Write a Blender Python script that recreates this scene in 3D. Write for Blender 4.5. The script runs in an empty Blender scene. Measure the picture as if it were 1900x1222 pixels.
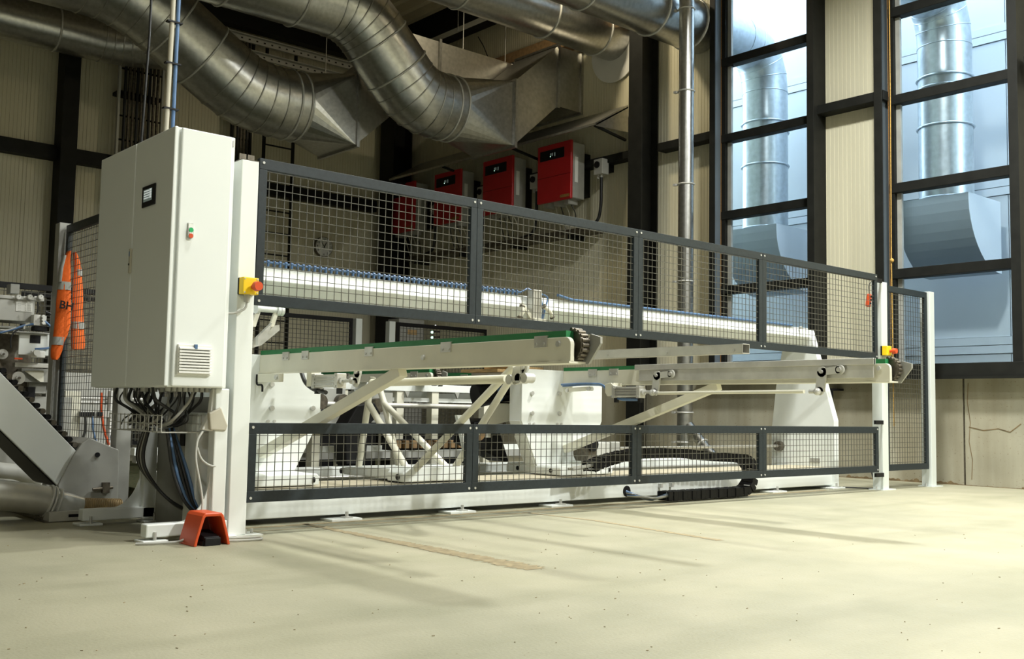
import bpy, math, random
import numpy as np
from mathutils import Vector, Matrix
random.seed(7)
D = bpy.data; SC = bpy.context.scene; COL = SC.collection

# ------------------------------------------------------------------ camera
FPX = 1932.774
CAM = np.array([-2.426, -4.751, 0.637])
PITCH, ROLL, YAW = 0.077863, 0.017691, 0.715943
_cy, _sy, _cp, _sp = math.cos(YAW), math.sin(YAW), math.cos(PITCH), math.sin(PITCH)
FW = np.array([_cp*_sy, _cp*_cy, _sp]); _r = np.array([_cy, -_sy, 0.0]); _u = np.cross(_r, FW)
RT = math.cos(ROLL)*_r + math.sin(ROLL)*_u
UPV = math.cos(ROLL)*_u - math.sin(ROLL)*_r
cd = D.cameras.new('camera'); cam = D.objects.new('camera', cd); COL.objects.link(cam)
cd.sensor_fit = 'HORIZONTAL'; cd.sensor_width = 36.0; cd.lens = FPX/1900*36
cd.clip_start = 0.05; cd.clip_end = 200
cam.matrix_world = Matrix(((RT[0], UPV[0], -FW[0], CAM[0]), (RT[1], UPV[1], -FW[1], CAM[1]), (RT[2], UPV[2], -FW[2], CAM[2]), (0, 0, 0, 1)))
SC.camera = cam

def at(u, v, ax, val):
    """measured pixel of the photograph -> world point on the plane ax = val"""
    d = FW + RT*(u-950)/FPX - UPV*(v-611)/FPX
    a = 'XYZ'.index(ax); t = (val-CAM[a])/d[a]
    return CAM + t*d

# ------------------------------------------------------------------ world, lights, exposure
SC.view_settings.view_transform = 'Standard'
SC.view_settings.look = 'None'
SC.view_settings.gamma = 1.0
SC.view_settings.use_curve_mapping = False
SC.view_settings.exposure = 0.0
w = D.worlds.new('sky'); SC.world = w; w.use_nodes = True
bg = w.node_tree.nodes['Background']
bg.inputs['Color'].default_value = (0.70, 0.85, 1.0, 1); bg.inputs['Strength'].default_value = 9.0

def lamp(name, loc, size, power, color, rot=(0, 0, 0)):
    l = D.lights.new(name, 'AREA'); l.shape = 'DISK'; l.size = size; l.energy = power; l.color = color
    o = D.objects.new(name, l); COL.objects.link(o); o.location = loc; o.rotation_euler = rot
    return o
WARM = (0.985, 1.0, 0.955)
# high-bay hall lamps hung under the roof (all outside the picture, over the camera's side of the hall)
for i, (x, y, p) in enumerate(((4.8, -0.7, 380), (0.5, -1.2, 120), (3.0, -6.5, 780), (6.4, -4.6, 330), (-4.5, -8.0, 150))):
    lamp('high_bay_lamp', (x, y, 6.3), 0.55, p, WARM).data.spread = math.radians(152 if i < 3 else 180)   # reflector shade

lamp('duct_work_lamp', (6.0, 4.3, 6.62), 0.3, 60, (1.0, 0.86, 0.60))

# ------------------------------------------------------------------ materials
def mat(name, col, rough=0.5, metal=0.0, var=0.08, scale=6.0, bump=0.0, bscale=60.0, col2=None, stretch=None, detail=4.0, spec=None, vec='Object'):
    m = D.materials.new(name); m.use_nodes = True; nt = m.node_tree; n = nt.nodes; L = nt.links
    b = n['Principled BSDF']; b.inputs['Roughness'].default_value = rough; b.inputs['Metallic'].default_value = metal
    if spec is not None: b.inputs['Specular IOR Level'].default_value = spec
    tc = n.new('ShaderNodeTexCoord'); src = tc.outputs[vec]
    if stretch:
        mp = n.new('ShaderNodeMapping'); mp.inputs['Scale'].default_value = stretch; L.new(src, mp.inputs['Vector']); src = mp.outputs['Vector']
    no = n.new('ShaderNodeTexNoise'); no.inputs['Scale'].default_value = scale; no.inputs['Detail'].default_value = detail
    L.new(src, no.inputs['Vector'])
    cr = n.new('ShaderNodeValToRGB'); L.new(no.outputs['Fac'], cr.inputs['Fac'])
    c2 = col2 if col2 else tuple(c*(1-var) for c in col)
    c1 = col if col2 else tuple(min(1, c*(1+var*0.5)) for c in col)
    cr.color_ramp.elements[0].position = 0.32; cr.color_ramp.elements[1].position = 0.68
    cr.color_ramp.elements[0].color = (*c2, 1); cr.color_ramp.elements[1].color = (*c1, 1)
    L.new(cr.outputs['Color'], b.inputs['Base Color'])
    if bump:
        nb = n.new('ShaderNodeTexNoise'); nb.inputs['Scale'].default_value = bscale; nb.inputs['Detail'].default_value = 3
        L.new(src, nb.inputs['Vector'])
        bp = n.new('ShaderNodeBump'); bp.inputs['Strength'].default_value = bump; bp.inputs['Distance'].default_value = 0.01
        L.new(nb.outputs['Fac'], bp.inputs['Height']); L.new(bp.outputs['Normal'], b.inputs['Normal'])
    return m
M = {}
M['white'] = mat('machine_white_paint', (0.79, 0.82, 0.79), 0.42, var=0.05, scale=3)
M['cream'] = mat('machine_cream_paint', (0.74, 0.72, 0.60), 0.45, var=0.07, scale=5)
M['cab'] = mat('cabinet_grey_white_paint', (0.78, 0.81, 0.785), 0.5, var=0.02, scale=2, bump=0.05, bscale=400)
M['frame'] = mat('fence_dark_slate_paint', (0.020, 0.027, 0.031), 0.45, var=0.2, scale=40, bump=0.12, bscale=500, spec=0.3)
M['wire'] = mat('fence_wire', (0.085, 0.083, 0.066), 0.4, var=0.2, scale=30)
M['post'] = mat('post_light_grey_paint', (0.66, 0.70, 0.67), 0.45, var=0.03, scale=3)
M['galv'] = mat('galvanised_sheet', (0.50, 0.50, 0.48), 0.30, 0.95, var=0.16, scale=22, detail=6, bump=0.03, bscale=14)
M['galvd'] = mat('galvanised_duct_box', (0.50, 0.49, 0.45), 0.38, 0.92, var=0.15, scale=18, detail=6)
M['alu'] = mat('brushed_aluminium', (0.62, 0.61, 0.565), 0.42, 0.6, var=0.15, scale=9, stretch=(1, 1, 1))
M['chrome'] = mat('bright_zinc', (0.58, 0.58, 0.55), 0.35, 0.35, var=0.1, scale=20)
M['steel'] = mat('dark_raw_steel', (0.16, 0.14, 0.11), 0.45, 0.75, var=0.4, scale=30)
M['dsteel'] = mat('dark_olive_structural_steel', (0.013, 0.0135, 0.0115), 0.6, var=0.25, scale=8, spec=0.2)
M['blk'] = mat('black_plastic', (0.008, 0.008, 0.009), 0.5, var=0.3, scale=20, spec=0.25)
M['belt'] = mat('green_belt', (0.022, 0.20, 0.065), 0.55, var=0.12, scale=14)
M['red'] = mat('inverter_red', (0.42, 0.012, 0.015), 0.4, var=0.08, scale=4)
M['orange'] = mat('safety_orange_fabric', (0.95, 0.16, 0.015), 0.8, var=0.1, scale=12, bump=0.2, bscale=120)
M['reflect'] = mat('silver_reflective_tape', (0.42, 0.43, 0.40), 0.5, 0.2, var=0.1, scale=30)
M['yellow'] = mat('signal_yellow', (0.90, 0.62, 0.012), 0.4, var=0.04)
M['ored'] = mat('orange_red_plastic', (0.62, 0.075, 0.015), 0.4, var=0.06)
M['blue'] = mat('blue_hose', (0.10, 0.19, 0.36), 0.35, var=0.15, scale=30)
M['cable'] = mat('grey_cable', (0.42, 0.42, 0.38), 0.5, var=0.1)
M['bcable'] = mat('black_cable', (0.02, 0.021, 0.022), 0.4, var=0.2)
M['wood'] = mat('raw_wood_board', (0.50, 0.33, 0.15), 0.7, var=0.3, scale=14, stretch=(6, 1, 6))
M['brown'] = mat('brown_block', (0.30, 0.19, 0.09), 0.7, var=0.3, scale=20)
M['beige'] = mat('beige_conduit', (0.48, 0.45, 0.36), 0.5, var=0.05)
M['label'] = mat('white_label', (0.80, 0.80, 0.76), 0.5, var=0.02)
M['gbox'] = mat('grey_box_plastic', (0.50, 0.50, 0.46), 0.5, var=0.04)
M['mgrey'] = mat('machine_grey_paint', (0.36, 0.36, 0.33), 0.45, var=0.12, scale=8)
M['rope'] = mat('yellow_rope', (0.55, 0.33, 0.08), 0.8, var=0.3, scale=60)
M['reveal'] = mat('window_reveal_slate_paint', (0.11, 0.135, 0.155), 0.35, var=0.1, scale=3)  # column steel lightened and blued; window daylight is put into the colour
M['dark'] = mat('distant_dark_wall', (0.26, 0.25, 0.21), 0.8, var=0.1, scale=1)
M['pale_dust'] = mat('pale_sawdust_film', (0.42, 0.375, 0.27), 0.9, var=0.2, scale=10)
M['floor_dust'] = mat('brown_sawdust', (0.335, 0.275, 0.165), 0.95, var=0.25, scale=25)
M['dred'] = mat('shaded_dark_red_plastic', (0.16, 0.018, 0.008), 0.6, var=0.1)  # hood plastic darkened; the hood's inner shade is put into the colour
M['foam'] = mat('orange_mounting_foam', (0.28, 0.14, 0.035), 0.9, var=0.3, scale=60)
M['clad'] = mat('cream_wall_cladding', (0.70, 0.66, 0.49), 0.5, var=0.05, scale=1.2, stretch=(1, 1, 0.2))
M['deck'] = mat('roof_deck_sheet', (0.58, 0.52, 0.38), 0.55, var=0.1, scale=2)
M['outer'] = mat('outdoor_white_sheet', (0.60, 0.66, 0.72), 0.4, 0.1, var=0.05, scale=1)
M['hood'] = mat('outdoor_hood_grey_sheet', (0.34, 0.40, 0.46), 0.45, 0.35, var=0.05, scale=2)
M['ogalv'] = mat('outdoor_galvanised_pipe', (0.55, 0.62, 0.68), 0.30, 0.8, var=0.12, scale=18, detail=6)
M['green'] = mat('green_button', (0.03, 0.42, 0.14), 0.3, var=0.05)
M['yard'] = mat('outdoor_ground', (0.14, 0.145, 0.15), 0.9, var=0.2, scale=2)
M['dust'] = mat('sawdust_brown_grating', (0.075, 0.065, 0.035), 0.95, var=0.5, scale=40, col2=(0.02, 0.035, 0.015), spec=0.1)
M['ochre'] = mat('ochre_flexible_hose', (0.42, 0.30, 0.15), 0.45, 0.2, var=0.2, scale=20)

def emis(name, col, s):
    m = D.materials.new(name); m.use_nodes = True; b = m.node_tree.nodes['Principled BSDF']
    b.inputs['Base Color'].default_value = (*col, 1); b.inputs['Emission Color'].default_value = (*col, 1); b.inputs['Emission Strength'].default_value = s
    return m
M['screen'] = emis('lit_screen', (0.75, 0.82, 0.82), 0.45)
M['screendk'] = emis('lit_screen_dark_field', (0.16, 0.20, 0.18), 0.35)
M['ledg'] = emis('green_led', (0.5, 1.0, 0.7), 3.0)
M['ledw'] = emis('white_led', (1, 1, 1), 4.0)

def glass():
    m = D.materials.new('window_glass'); m.use_nodes = True; nt = m.node_tree; n = nt.nodes; n.clear()
    o = n.new('ShaderNodeOutputMaterial'); mx = n.new('ShaderNodeMixShader'); t = n.new('ShaderNodeBsdfTransparent'); g = n.new('ShaderNodeBsdfGlossy')
    t.inputs['Color'].default_value = (0.93, 0.96, 0.97, 1); g.inputs['Roughness'].default_value = 0.02
    lw = n.new('ShaderNodeLayerWeight'); lw.inputs['Blend'].default_value = 0.25
    mr = n.new('ShaderNodeMath'); mr.operation = 'MULTIPLY'; mr.inputs[1].default_value = 0.5
    nt.links.new(lw.outputs['Fresnel'], mr.inputs[0]); nt.links.new(mr.outputs[0], mx.inputs['Fac'])
    nt.links.new(t.outputs[0], mx.inputs[1]); nt.links.new(g.outputs[0], mx.inputs[2]); nt.links.new(mx.outputs[0], o.inputs['Surface'])
    return m
M['glass'] = glass()

def floor_mat():
    m = D.materials.new('dusty_concrete_floor'); m.use_nodes = True; nt = m.node_tree; n = nt.nodes; L = nt.links; b = n['Principled BSDF']
    tc = n.new('ShaderNodeTexCoord')
    def noise(scale, detail=4, st=None, rot=0):
        mp = n.new('ShaderNodeMapping'); mp.inputs['Scale'].default_value = st or (1, 1, 1); mp.inputs['Rotation'].default_value = (0, 0, rot)
        L.new(tc.outputs['Object'], mp.inputs['Vector'])
        x = n.new('ShaderNodeTexNoise'); x.inputs['Scale'].default_value = scale; x.inputs['Detail'].default_value = detail
        L.new(mp.outputs[0], x.inputs['Vector']); return x.outputs['Fac']
    def ramp(f, a, bb, ca, cb):
        r = n.new('ShaderNodeValToRGB'); L.new(f, r.inputs['Fac']); e = r.color_ramp.elements
        e[0].position = a; e[1].position = bb; e[0].color = (*ca, 1); e[1].color = (*cb, 1); return r.outputs['Color']
    def mixc(a, bb, fac, mode='MULTIPLY'):
        x = n.new('ShaderNodeMix'); x.data_type = 'RGBA'; x.blend_type = mode; x.inputs[0].default_value = fac
        L.new(a, x.inputs[6]); L.new(bb, x.inputs[7]); return x.outputs[2]
    c = ramp(noise(0.55, 6), 0.30, 0.72, (0.305, 0.293, 0.212), (0.415, 0.386, 0.274))
    c = mixc(c, ramp(noise(3.0, 8), 0.28, 0.72, (0.80, 0.82, 0.78), (1, 1, 1)), 0.85)
    c = mixc(c, ramp(noise(1.3, 5, (0.16, 1.6, 1), 0.72), 0.36, 0.52, (0.82, 0.83, 0.80), (1, 1, 1)), 0.75)   # wheel streaks
    c = mixc(c, ramp(noise(70, 2), 0.24, 0.30, (0.55, 0.46, 0.32), (1, 1, 1)), 0.7)                         # crumbs
    L.new(c, b.inputs['Base Color'])
    rr = n.new('ShaderNodeMapRange'); rr.inputs['To Min'].default_value = 0.42; rr.inputs['To Max'].default_value = 0.75
    L.new(noise(2.2, 6), rr.inputs['Value']); L.new(rr.outputs[0], b.inputs['Roughness'])
    bp = n.new('ShaderNodeBump'); bp.inputs['Strength'].default_value = 0.15; bp.inputs['Distance'].default_value = 0.01
    L.new(noise(90, 3), bp.inputs['Height']); L.new(bp.outputs[0], b.inputs['Normal'])
    return m
M['floor'] = floor_mat()

def concrete():
    m = D.materials.new('stained_cast_concrete'); m.use_nodes = True; nt = m.node_tree; n = nt.nodes; L = nt.links; b = n['Principled BSDF']
    tc = n.new('ShaderNodeTexCoord'); b.inputs['Roughness'].default_value = 0.85
    def noise(scale, st=(1, 1, 1), det=6):
        mp = n.new('ShaderNodeMapping'); mp.inputs['Scale'].default_value = st; L.new(tc.outputs['Object'], mp.inputs['Vector'])
        x = n.new('ShaderNodeTexNoise'); x.inputs['Scale'].default_value = scale; x.inputs['Detail'].default_value = det; L.new(mp.outputs[0], x.inputs['Vector']); return x.outputs['Fac']
    def ramp(f, a, bb, ca, cb):
        r = n.new('ShaderNodeValToRGB'); L.new(f, r.inputs['Fac']); e = r.color_ramp.elements
        e[0].position = a; e[1].position = bb; e[0].color = (*ca, 1); e[1].color = (*cb, 1); return r.outputs['Color']
    def mixc(a, bb, fac):
        x = n.new('ShaderNodeMix'); x.data_type = 'RGBA'; x.blend_type = 'MULTIPLY'; x.inputs[0].default_value = fac; L.new(a, x.inputs[6]); L.new(bb, x.inputs[7]); return x.outputs[2]
    c = ramp(noise(1.5), 0.3, 0.7, (0.33, 0.315, 0.24), (0.47, 0.445, 0.345))
    c = mixc(c, ramp(noise(3.0, (1, 1, 0.12)), 0.38, 0.62, (0.62, 0.58, 0.50), (1, 1, 1)), 0.8)
    c = mixc(c, ramp(noise(55, (1, 1, 1), 2), 0.27, 0.34, (0.40, 0.28, 0.16), (1, 1, 1)), 0.7)
    L.new(c, b.inputs['Base Color'])
    return m
M['conc'] = concrete()
M['grime'] = mat('brown_damp_grime', (0.20, 0.14, 0.07), 0.9, var=0.5, scale=9)

# ------------------------------------------------------------------ mesh helpers
ROOT = {}
V = lambda *a: Vector(a)
class MB:
    def __init__(s): s.v = []; s.f = []; s.sm = []
    def add(s, vs, fs, sm=False):
        o = len(s.v); s.v += [tuple(map(float, p)) for p in vs]; s.f += [tuple(i+o for i in f) for f in fs]; s.sm += [sm]*len(fs); return s
    def box(s, x0, x1, y0, y1, z0, z1):
        if x0 > x1: x0, x1 = x1, x0
        if y0 > y1: y0, y1 = y1, y0
        if z0 > z1: z0, z1 = z1, z0
        return s.add([(x0, y0, z0), (x1, y0, z0), (x1, y1, z0), (x0, y1, z0), (x0, y0, z1), (x1, y0, z1), (x1, y1, z1), (x0, y1, z1)],
                     [(3, 2, 1, 0), (4, 5, 6, 7), (0, 1, 5, 4), (1, 2, 6, 5), (2, 3, 7, 6), (3, 0, 4, 7)])
    def bar(s, p, q, w, h, up=(0, 0, 1)):
        p = Vector(p); q = Vector(q); d = (q-p).normalized(); u = Vector(up); sd = d.cross(u)
        if sd.length < 1e-4: sd = d.cross(Vector((0, 1, 0)))
        sd.normalize(); u = sd.cross(d).normalized(); a = sd*w/2; b = u*h/2
        return s.add([p-a-b, p+a-b, p+a+b, p-a+b, q-a-b, q+a-b, q+a+b, q-a+b], [(3, 2, 1, 0), (4, 5, 6, 7), (0, 1, 5, 4), (1, 2, 6, 5), (2, 3, 7, 6), (3, 0, 4, 7)])
    def cyl(s, p, q, r, r2=None, n=20, cap=True):
        p = Vector(p); q = Vector(q); r2 = r if r2 is None else r2; d = (q-p).normalized()
        a = d.orthogonal().normalized(); b = d.cross(a); vs = []
        for k in range(n):
            t = 2*math.pi*k/n; o = a*math.cos(t)+b*math.sin(t); vs += [p+o*r, q+o*r2]
        s.add(vs, [(2*k, 2*((k+1) % n), 2*((k+1) % n)+1, 2*k+1) for k in range(n)], True)
        if cap:
            s.add([vs[2*k] for k in range(n)], [tuple(reversed(range(n)))]); s.add([vs[2*k+1] for k in range(n)], [tuple(range(n))])
        return s
    def tube(s, path, r, n=8, cap=True):
        P = [Vector(p) for p in path]; rings = []; d0 = (P[1]-P[0]).normalized(); a = d0.orthogonal().normalized()
        R = r if hasattr(r, '__len__') else [r]*len(P)
        for i, p in enumerate(P):
            d = (P[min(i+1, len(P)-1)]-P[max(i-1, 0)]).normalized(); a = (a-d*a.dot(d)).normalized(); b = d.cross(a)
            rings.append([p+(a*math.cos(2*math.pi*k/n)+b*math.sin(2*math.pi*k/n))*R[i] for k in range(n)])
        vs = [p for g in rings for p in g]; fs = []
        for i in range(len(P)-1):
            for k in range(n): fs.append((i*n+k, i*n+(k+1) % n, (i+1)*n+(k+1) % n, (i+1)*n+k))
        s.add(vs, fs, True)
        if cap: s.add(rings[0], [tuple(reversed(range(n)))]); s.add(rings[-1], [tuple(range(n))])
        return s
    def prism(s, pts, ax, a0, a1):
        if ax == 'X': g = lambda p, a: (a, p[0], p[1])
        elif ax == 'Y': g = lambda p, a: (p[0], a, p[1])
        else: g = lambda p, a: (p[0], p[1], a)
        n = len(pts); vs = [g(p, a0) for p in pts]+[g(p, a1) for p in pts]
        return s.add(vs, [tuple(reversed(range(n))), tuple(range(n, 2*n))]+[(k, (k+1) % n, n+(k+1) % n, n+k) for k in range(n)])
    def ring(s, c, d, R, r, n=32, m=6):
        c = Vector(c); d = Vector(d).normalized(); a = d.orthogonal().normalized(); b = d.cross(a); vs = []; fs = []
        for i in range(n):
            t = 2*math.pi*i/n; o = a*math.cos(t)+b*math.sin(t)
            for j in range(m):
                u = 2*math.pi*j/m; vs.append(c+o*(R+r*math.cos(u))+d*r*math.sin(u))
        for i in range(n):
            for j in range(m): fs.append((i*m+j, ((i+1) % n)*m+j, ((i+1) % n)*m+(j+1) % m, i*m+(j+1) % m))
        return s.add(vs, fs, True)
    def sphere(s, c, r, n=12, sz=1.0):
        vs = []; fs = []; h = n//2
        for i in range(h+1):
            p = math.pi*i/h
            for k in range(n):
                t = 2*math.pi*k/n; vs.append((c[0]+r*math.sin(p)*math.cos(t), c[1]+r*math.sin(p)*math.sin(t), c[2]+sz*r*math.cos(p)))
        for i in range(h):
            for k in range(n): fs.append((i*n+k, (i+1)*n+k, (i+1)*n+(k+1) % n, i*n+(k+1) % n))
        return s.add(vs, fs, True)
    def build(s, name, m, parent=None, bevel=0.0, label=None, stuff=False):
        off = Vector((0, 0, 0))
        if parent is not None: off = ROOT[parent.name]
        me = D.meshes.new(name); me.from_pydata([(p[0]-off.x, p[1]-off.y, p[2]-off.z) for p in s.v], [], s.f)
        me.validate(); me.materials.append(M[m] if isinstance(m, str) else m)
        if len(me.polygons) == len(s.sm): me.polygons.foreach_set('use_smooth', s.sm)
        import bmesh
        bm = bmesh.new(); bm.from_mesh(me); bmesh.ops.recalc_face_normals(bm, faces=bm.faces); bm.to_mesh(me); bm.free()
        o = D.objects.new(name, me); COL.objects.link(o)
        if parent is not None: o.parent = parent
        ROOT[o.name] = off
        if bevel:
            b = o.modifiers.new('bevel', 'BEVEL'); b.width = bevel; b.segments = 2; b.limit_method = 'ANGLE'; b.angle_limit = 0.7; b.harden_normals = False
        if label: o['label'] = label
        if stuff: o['kind'] = 'stuff'
        return o
def tag(o, label, cat, group=None):
    o['label'] = label; o['category'] = cat
    if group: o['group'] = group
    return o
def thing(name, label, cat, loc, group=None):
    o = D.objects.new(name, None); COL.objects.link(o); o.location = loc; o.empty_display_size = 0.05
    ROOT[o.name] = Vector(loc); return tag(o, label, cat, group)
def struct(name, loc=(0, 0, 0)):
    o = D.objects.new(name, None); COL.objects.link(o); o.location = loc; o.empty_display_size = 0.05
    ROOT[o.name] = Vector(loc); o['kind'] = 'structure'; return o
def linked(src, name, parent, loc):
    """same mesh again at an offset"""
    o = D.objects.new(name, src.data); COL.objects.link(o); o.parent = parent; o.location = loc; ROOT[o.name] = ROOT[parent.name] if parent else Vector((0, 0, 0))
    for md in src.modifiers:
        b = o.modifiers.new(md.name, md.type); b.width = md.width; b.segments = md.segments; b.limit_method = md.limit_method; b.angle_limit = md.angle_limit
    return o
def arc(c, r, a0, a1, n, plane='XZ'):
    out = []
    for i in range(n+1):
        t = a0+(a1-a0)*i/n; x, y = r*math.cos(t), r*math.sin(t)
        out.append({'XZ': (c[0]+x, c[1], c[2]+y), 'YZ': (c[0], c[1]+x, c[2]+y), 'XY': (c[0]+x, c[1]+y, c[2])}[plane])
    return out
def fillet(P, r, n=6):
    """polyline with its inner corners rounded"""
    P = [Vector(p) for p in P]; out = [P[0]]
    for i in range(1, len(P)-1):
        a = (P[i-1]-P[i]); b = (P[i+1]-P[i]); k = min(r, a.length*0.49, b.length*0.49); p = P[i]+a.normalized()*k; q = P[i]+b.normalized()*k
        for j in range(n+1):
            t = j/n; out.append(p*(1-t)**2+P[i]*2*t*(1-t)+q*t*t)
    out.append(P[-1]); return out
def text(name, body, size, m, parent, loc, rot, depth=0.001, bold=0.0):
    c = D.curves.new(name, 'FONT'); c.body = body; c.size = size; c.extrude = depth; c.align_x = 'CENTER'; c.align_y = 'CENTER'; c.offset = bold
    t = D.objects.new(name, c); COL.objects.link(t); bpy.context.view_layer.update()
    me = D.meshes.new_from_object(t.evaluated_get(bpy.context.evaluated_depsgraph_get())); D.objects.remove(t); D.curves.remove(c)
    me.materials.clear(); me.materials.append(M[m]); o = D.objects.new(name, me); COL.objects.link(o)
    if parent: o.parent = parent
    o.location = Vector(loc)-ROOT[parent.name]; o.rotation_euler = rot; ROOT[o.name] = ROOT[parent.name]
    return o
# ================================================================== SETTING
XP, XC, YB, ZR = 7.5, 7.72, 10.0, 6.95        # plinth face, cladding face, back wall, roof
def y_of(u, x, v=400): return at(u, v, 'X', x)[1]

fl = MB().box(-9, XP+0.4, -12, YB+0.2, -0.2, 0.0).build('floor', 'floor'); fl['kind'] = 'structure'

def cladding(parent, ax, a0, a1, plane, z0, z1, step=0.05):
    """one ribbed wall sheet facing -X (ax 'Y') or -Y (ax 'X')"""
    n = max(2, int(round((a1-a0)/step))); pr = []; e = 0.004
    for i in range(n):
        p = a0+(a1-a0)*i/n; q = a0+(a1-a0)*(i+1)/n
        g = 0.012 if i == 0 else 0.005
        pr += [(p, g), (p+e, 0), (q-e, 0), (q, g)]
    pr = pr+[(a1, 0.06), (a0, 0.06)]
    mb = MB()
    if ax == 'Y': mb.prism([(plane+d, a) for a, d in pr], 'Z', z0, z1)
    else: mb.prism([(a, plane+d) for a, d in pr], 'Z', z0, z1)
    return mb.build('cladding_panel', 'clad', parent)
def sheets(parent, ax, a0, a1, plane, z0, z1, w=0.62):
    n = max(1, int(round((a1-a0)/w)))
    for i in range(n): cladding(parent, ax, a0+(a1-a0)*i/n, a0+(a1-a0)*(i+1)/n, plane, z0, z1)

# --- right wall
wr = struct('wall_right', (XP, 3, 0))
YK = (4.222, 3.992)
yL1, yR1, yL2, yR2 = 3.015, 1.64, 0.82, -0.55
for a, b, mt in ((-12, -0.02, 'conc'), (0.0, 4.06, 'conc'), (4.08, 8.2, 'conc'), (8.22, 10.0, 'conc')):
    MB().box(XP, XP+0.4, a, b, 0, 1.03).build('plinth_slab', mt, wr, 0.004)
MB().box(XP+0.02, XP+0.4, -12, 10, 0, 1.02).build('plinth_joint', 'steel', wr)
# damp grime along the foot of the plinth
g = MB(); random.seed(3); y = -3.2
while y < 4.0:
    h = random.uniform(0.008, 0.04) if math.sin(y*3.1)+math.sin(y*7.3) > -.2 else .006; g.prism([(y, 0), (y+0.052, 0), (y+0.052, h*random.uniform(.5, 1)), (y+0.025, h), (y, h*.6)], 'X', XP-0.006, XP); y += 0.05
g.build('grime_strip', 'grime', wr)
# crack lines
c = MB(); P = [(-0.06, 0.98), (-0.05, .8), (-0.075, .6), (-0.06, .42), (-0.09, .25), (-0.08, .06)]
for p, q in zip(P, P[1:]): c.bar((XP-.001, *p), (XP-.001, *q), 0.006, 0.004, (1, 0, 0))
P = [(-0.06, .56), (-.2, .53), (-.34, .55), (-.45, .52), (-.55, .6)]
for p, q in zip(P, P[1:]): c.bar((XP-.001, *p), (XP-.001, *q), 0.008, 0.004, (1, 0, 0))
c.build('crack', 'grime', wr)
for a, b in ((4.2, 10.0),): sheets(wr, 'Y', a, b, XC, 1.03, ZR)
sheets(wr, 'Y', 3.03, 4.2, XC, 1.03, ZR); sheets(wr, 'Y', yL2+0.02, yR1+0.02, XC, 1.03, ZR, .8); sheets(wr, 'Y', -12, yR2-0.02, XC, 1.03, ZR, 1.2)
MB().box(XP+0.02, XC+0.08, yL2, yR1, 1.02, 1.04).build('ledge', 'dsteel', wr)
for z in (1.03,):
    MB().box(XP-0.14, XC, -12, 3.12, z, z+0.14).build('sill_beam', 'dsteel', wr, 0.004)
    MB().box(XP-0.16, XP-0.135, -12, 3.12, z-0.012, z+0.012).build('sill_lip', 'dsteel', wr)
for a, b in ((3.03, 3.95), (yL2, yR1), (4.25, 9.7), (-3.5, -0.62)):
    MB().box(7.55, XC, a, b, 3.98, 4.08).build('girt', 'dsteel', wr, 0.003)
MB().box(7.5, XC, 4.3, 9.7, 5.78, 5.98).build('girt', 'brown', wr, 0.003)
def h_column(parent, x0, x1, ya, yb, z0, z1, m='dsteel', webright=True):
    """H section: front flange, web, rear flange"""
    yc = (ya+yb)/2
    c = MB().box(x0, x0+0.022, ya, yb, z0, z1).build('steel_column', m, parent, 0.002)
    MB().box(x0+0.022, x1-0.02, yc-0.008, yc+0.008, z0, z1).build('web', m, c)
    MB().box(x1-0.02, x1, ya, yb, z0, z1).build('rear_flange', m, c)
    return c
h_column(wr, 7.30, 7.62, 3.99, 4.22, 0.0, ZR)
h_column(wr, 7.18, 7.55, 9.35, 9.75, 0.0, ZR)
for ya, yb in ((2.955, 3.035), (1.596, 1.684), (0.783, 0.875), (-0.60, -0.508)):
    c = MB().box(7.45, 7.465, ya, yb, 1.17, ZR).build('steel_column', 'dsteel', wr, 0.002)
    MB().box(7.465, XC, yb-0.07 if ya in (1.596, -0.60) else yb-.012, (yb-0.055) if ya in (1.596, -0.60) else yb, 1.17, ZR).build('web', 'dsteel' if ya in (1.596, -.6) else 'reveal', c)
MB().box(7.12, 7.45, -12, 10, 6.66, 6.9).build('eaves_beam', 'dsteel', wr)
MB().box(XP-0.22, XP-0.2, 1.28, 1.42, .78, .93).box(XP-.2, XP, 1.28, 1.42, .91, .93).build('mounting_bracket', 'blk', wr)

# --- windows
for k, (ya, yb) in enumerate(((yR1, yL1), (yR2, yL2))):
    wn = struct('window_%d' % (k+1), (XC, (ya+yb)/2, 1.17))
    f = MB(); xa, xb = XC-0.06, XC+0.06
    MB().box(xa, xb, yb-0.055, yb, 1.1, ZR).build('frame_stile', 'dsteel', wn); MB().box(xa, xb, ya, ya+0.05, 1.1, ZR).build('frame_stile', 'dsteel', wn)
    MB().box(XC-.01, XC+.03, yb-0.103, yb-0.055, 1.17, ZR).build('glazing_bead', 'mgrey', wn)
    MB().box(7.650, 7.657, yb-0.002, yb+0.004, 1.17, ZR).build('foam_seal', 'foam', wn)
    zs = [(1.08, 1.187), (2.08, 2.18), (2.985, 3.085), (3.93, 4.03), (4.88, 4.98), (5.83, 5.93), (6.78, 6.9)]
    for a, b in zs: MB().box(xa-0.01, xb, ya, yb, a, b).build('transom', 'dsteel', wn, 0.004)
    for (a, b), (c2, d2) in zip(zs, zs[1:]): MB().box(XC+0.002, XC+0.008, ya+0.04, yb-0.04, b-.01, c2+.01).build('pane', 'glass', wn)

# --- back wall
wb = struct('wall_back', (3, YB, 0))
sheets(wb, 'X', -9, XC, YB, 1.1, ZR, .75)
MB().box(-9, XC, YB-0.05, YB+0.2, 0, 1.1).build('plinth_slab', 'conc', wb)
MB().box(-9, 7.2, YB-0.16, YB, 3.93, 4.12).build('girt', 'dsteel', wb)
MB().box(2.02, 2.23, 9.68, 9.98, 0, ZR).build('steel_column', 'dsteel', wb)
MB().box(-3.6, -3.35, 9.68, 9.98, 0, ZR).build('steel_column', 'dsteel', wb)
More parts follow.
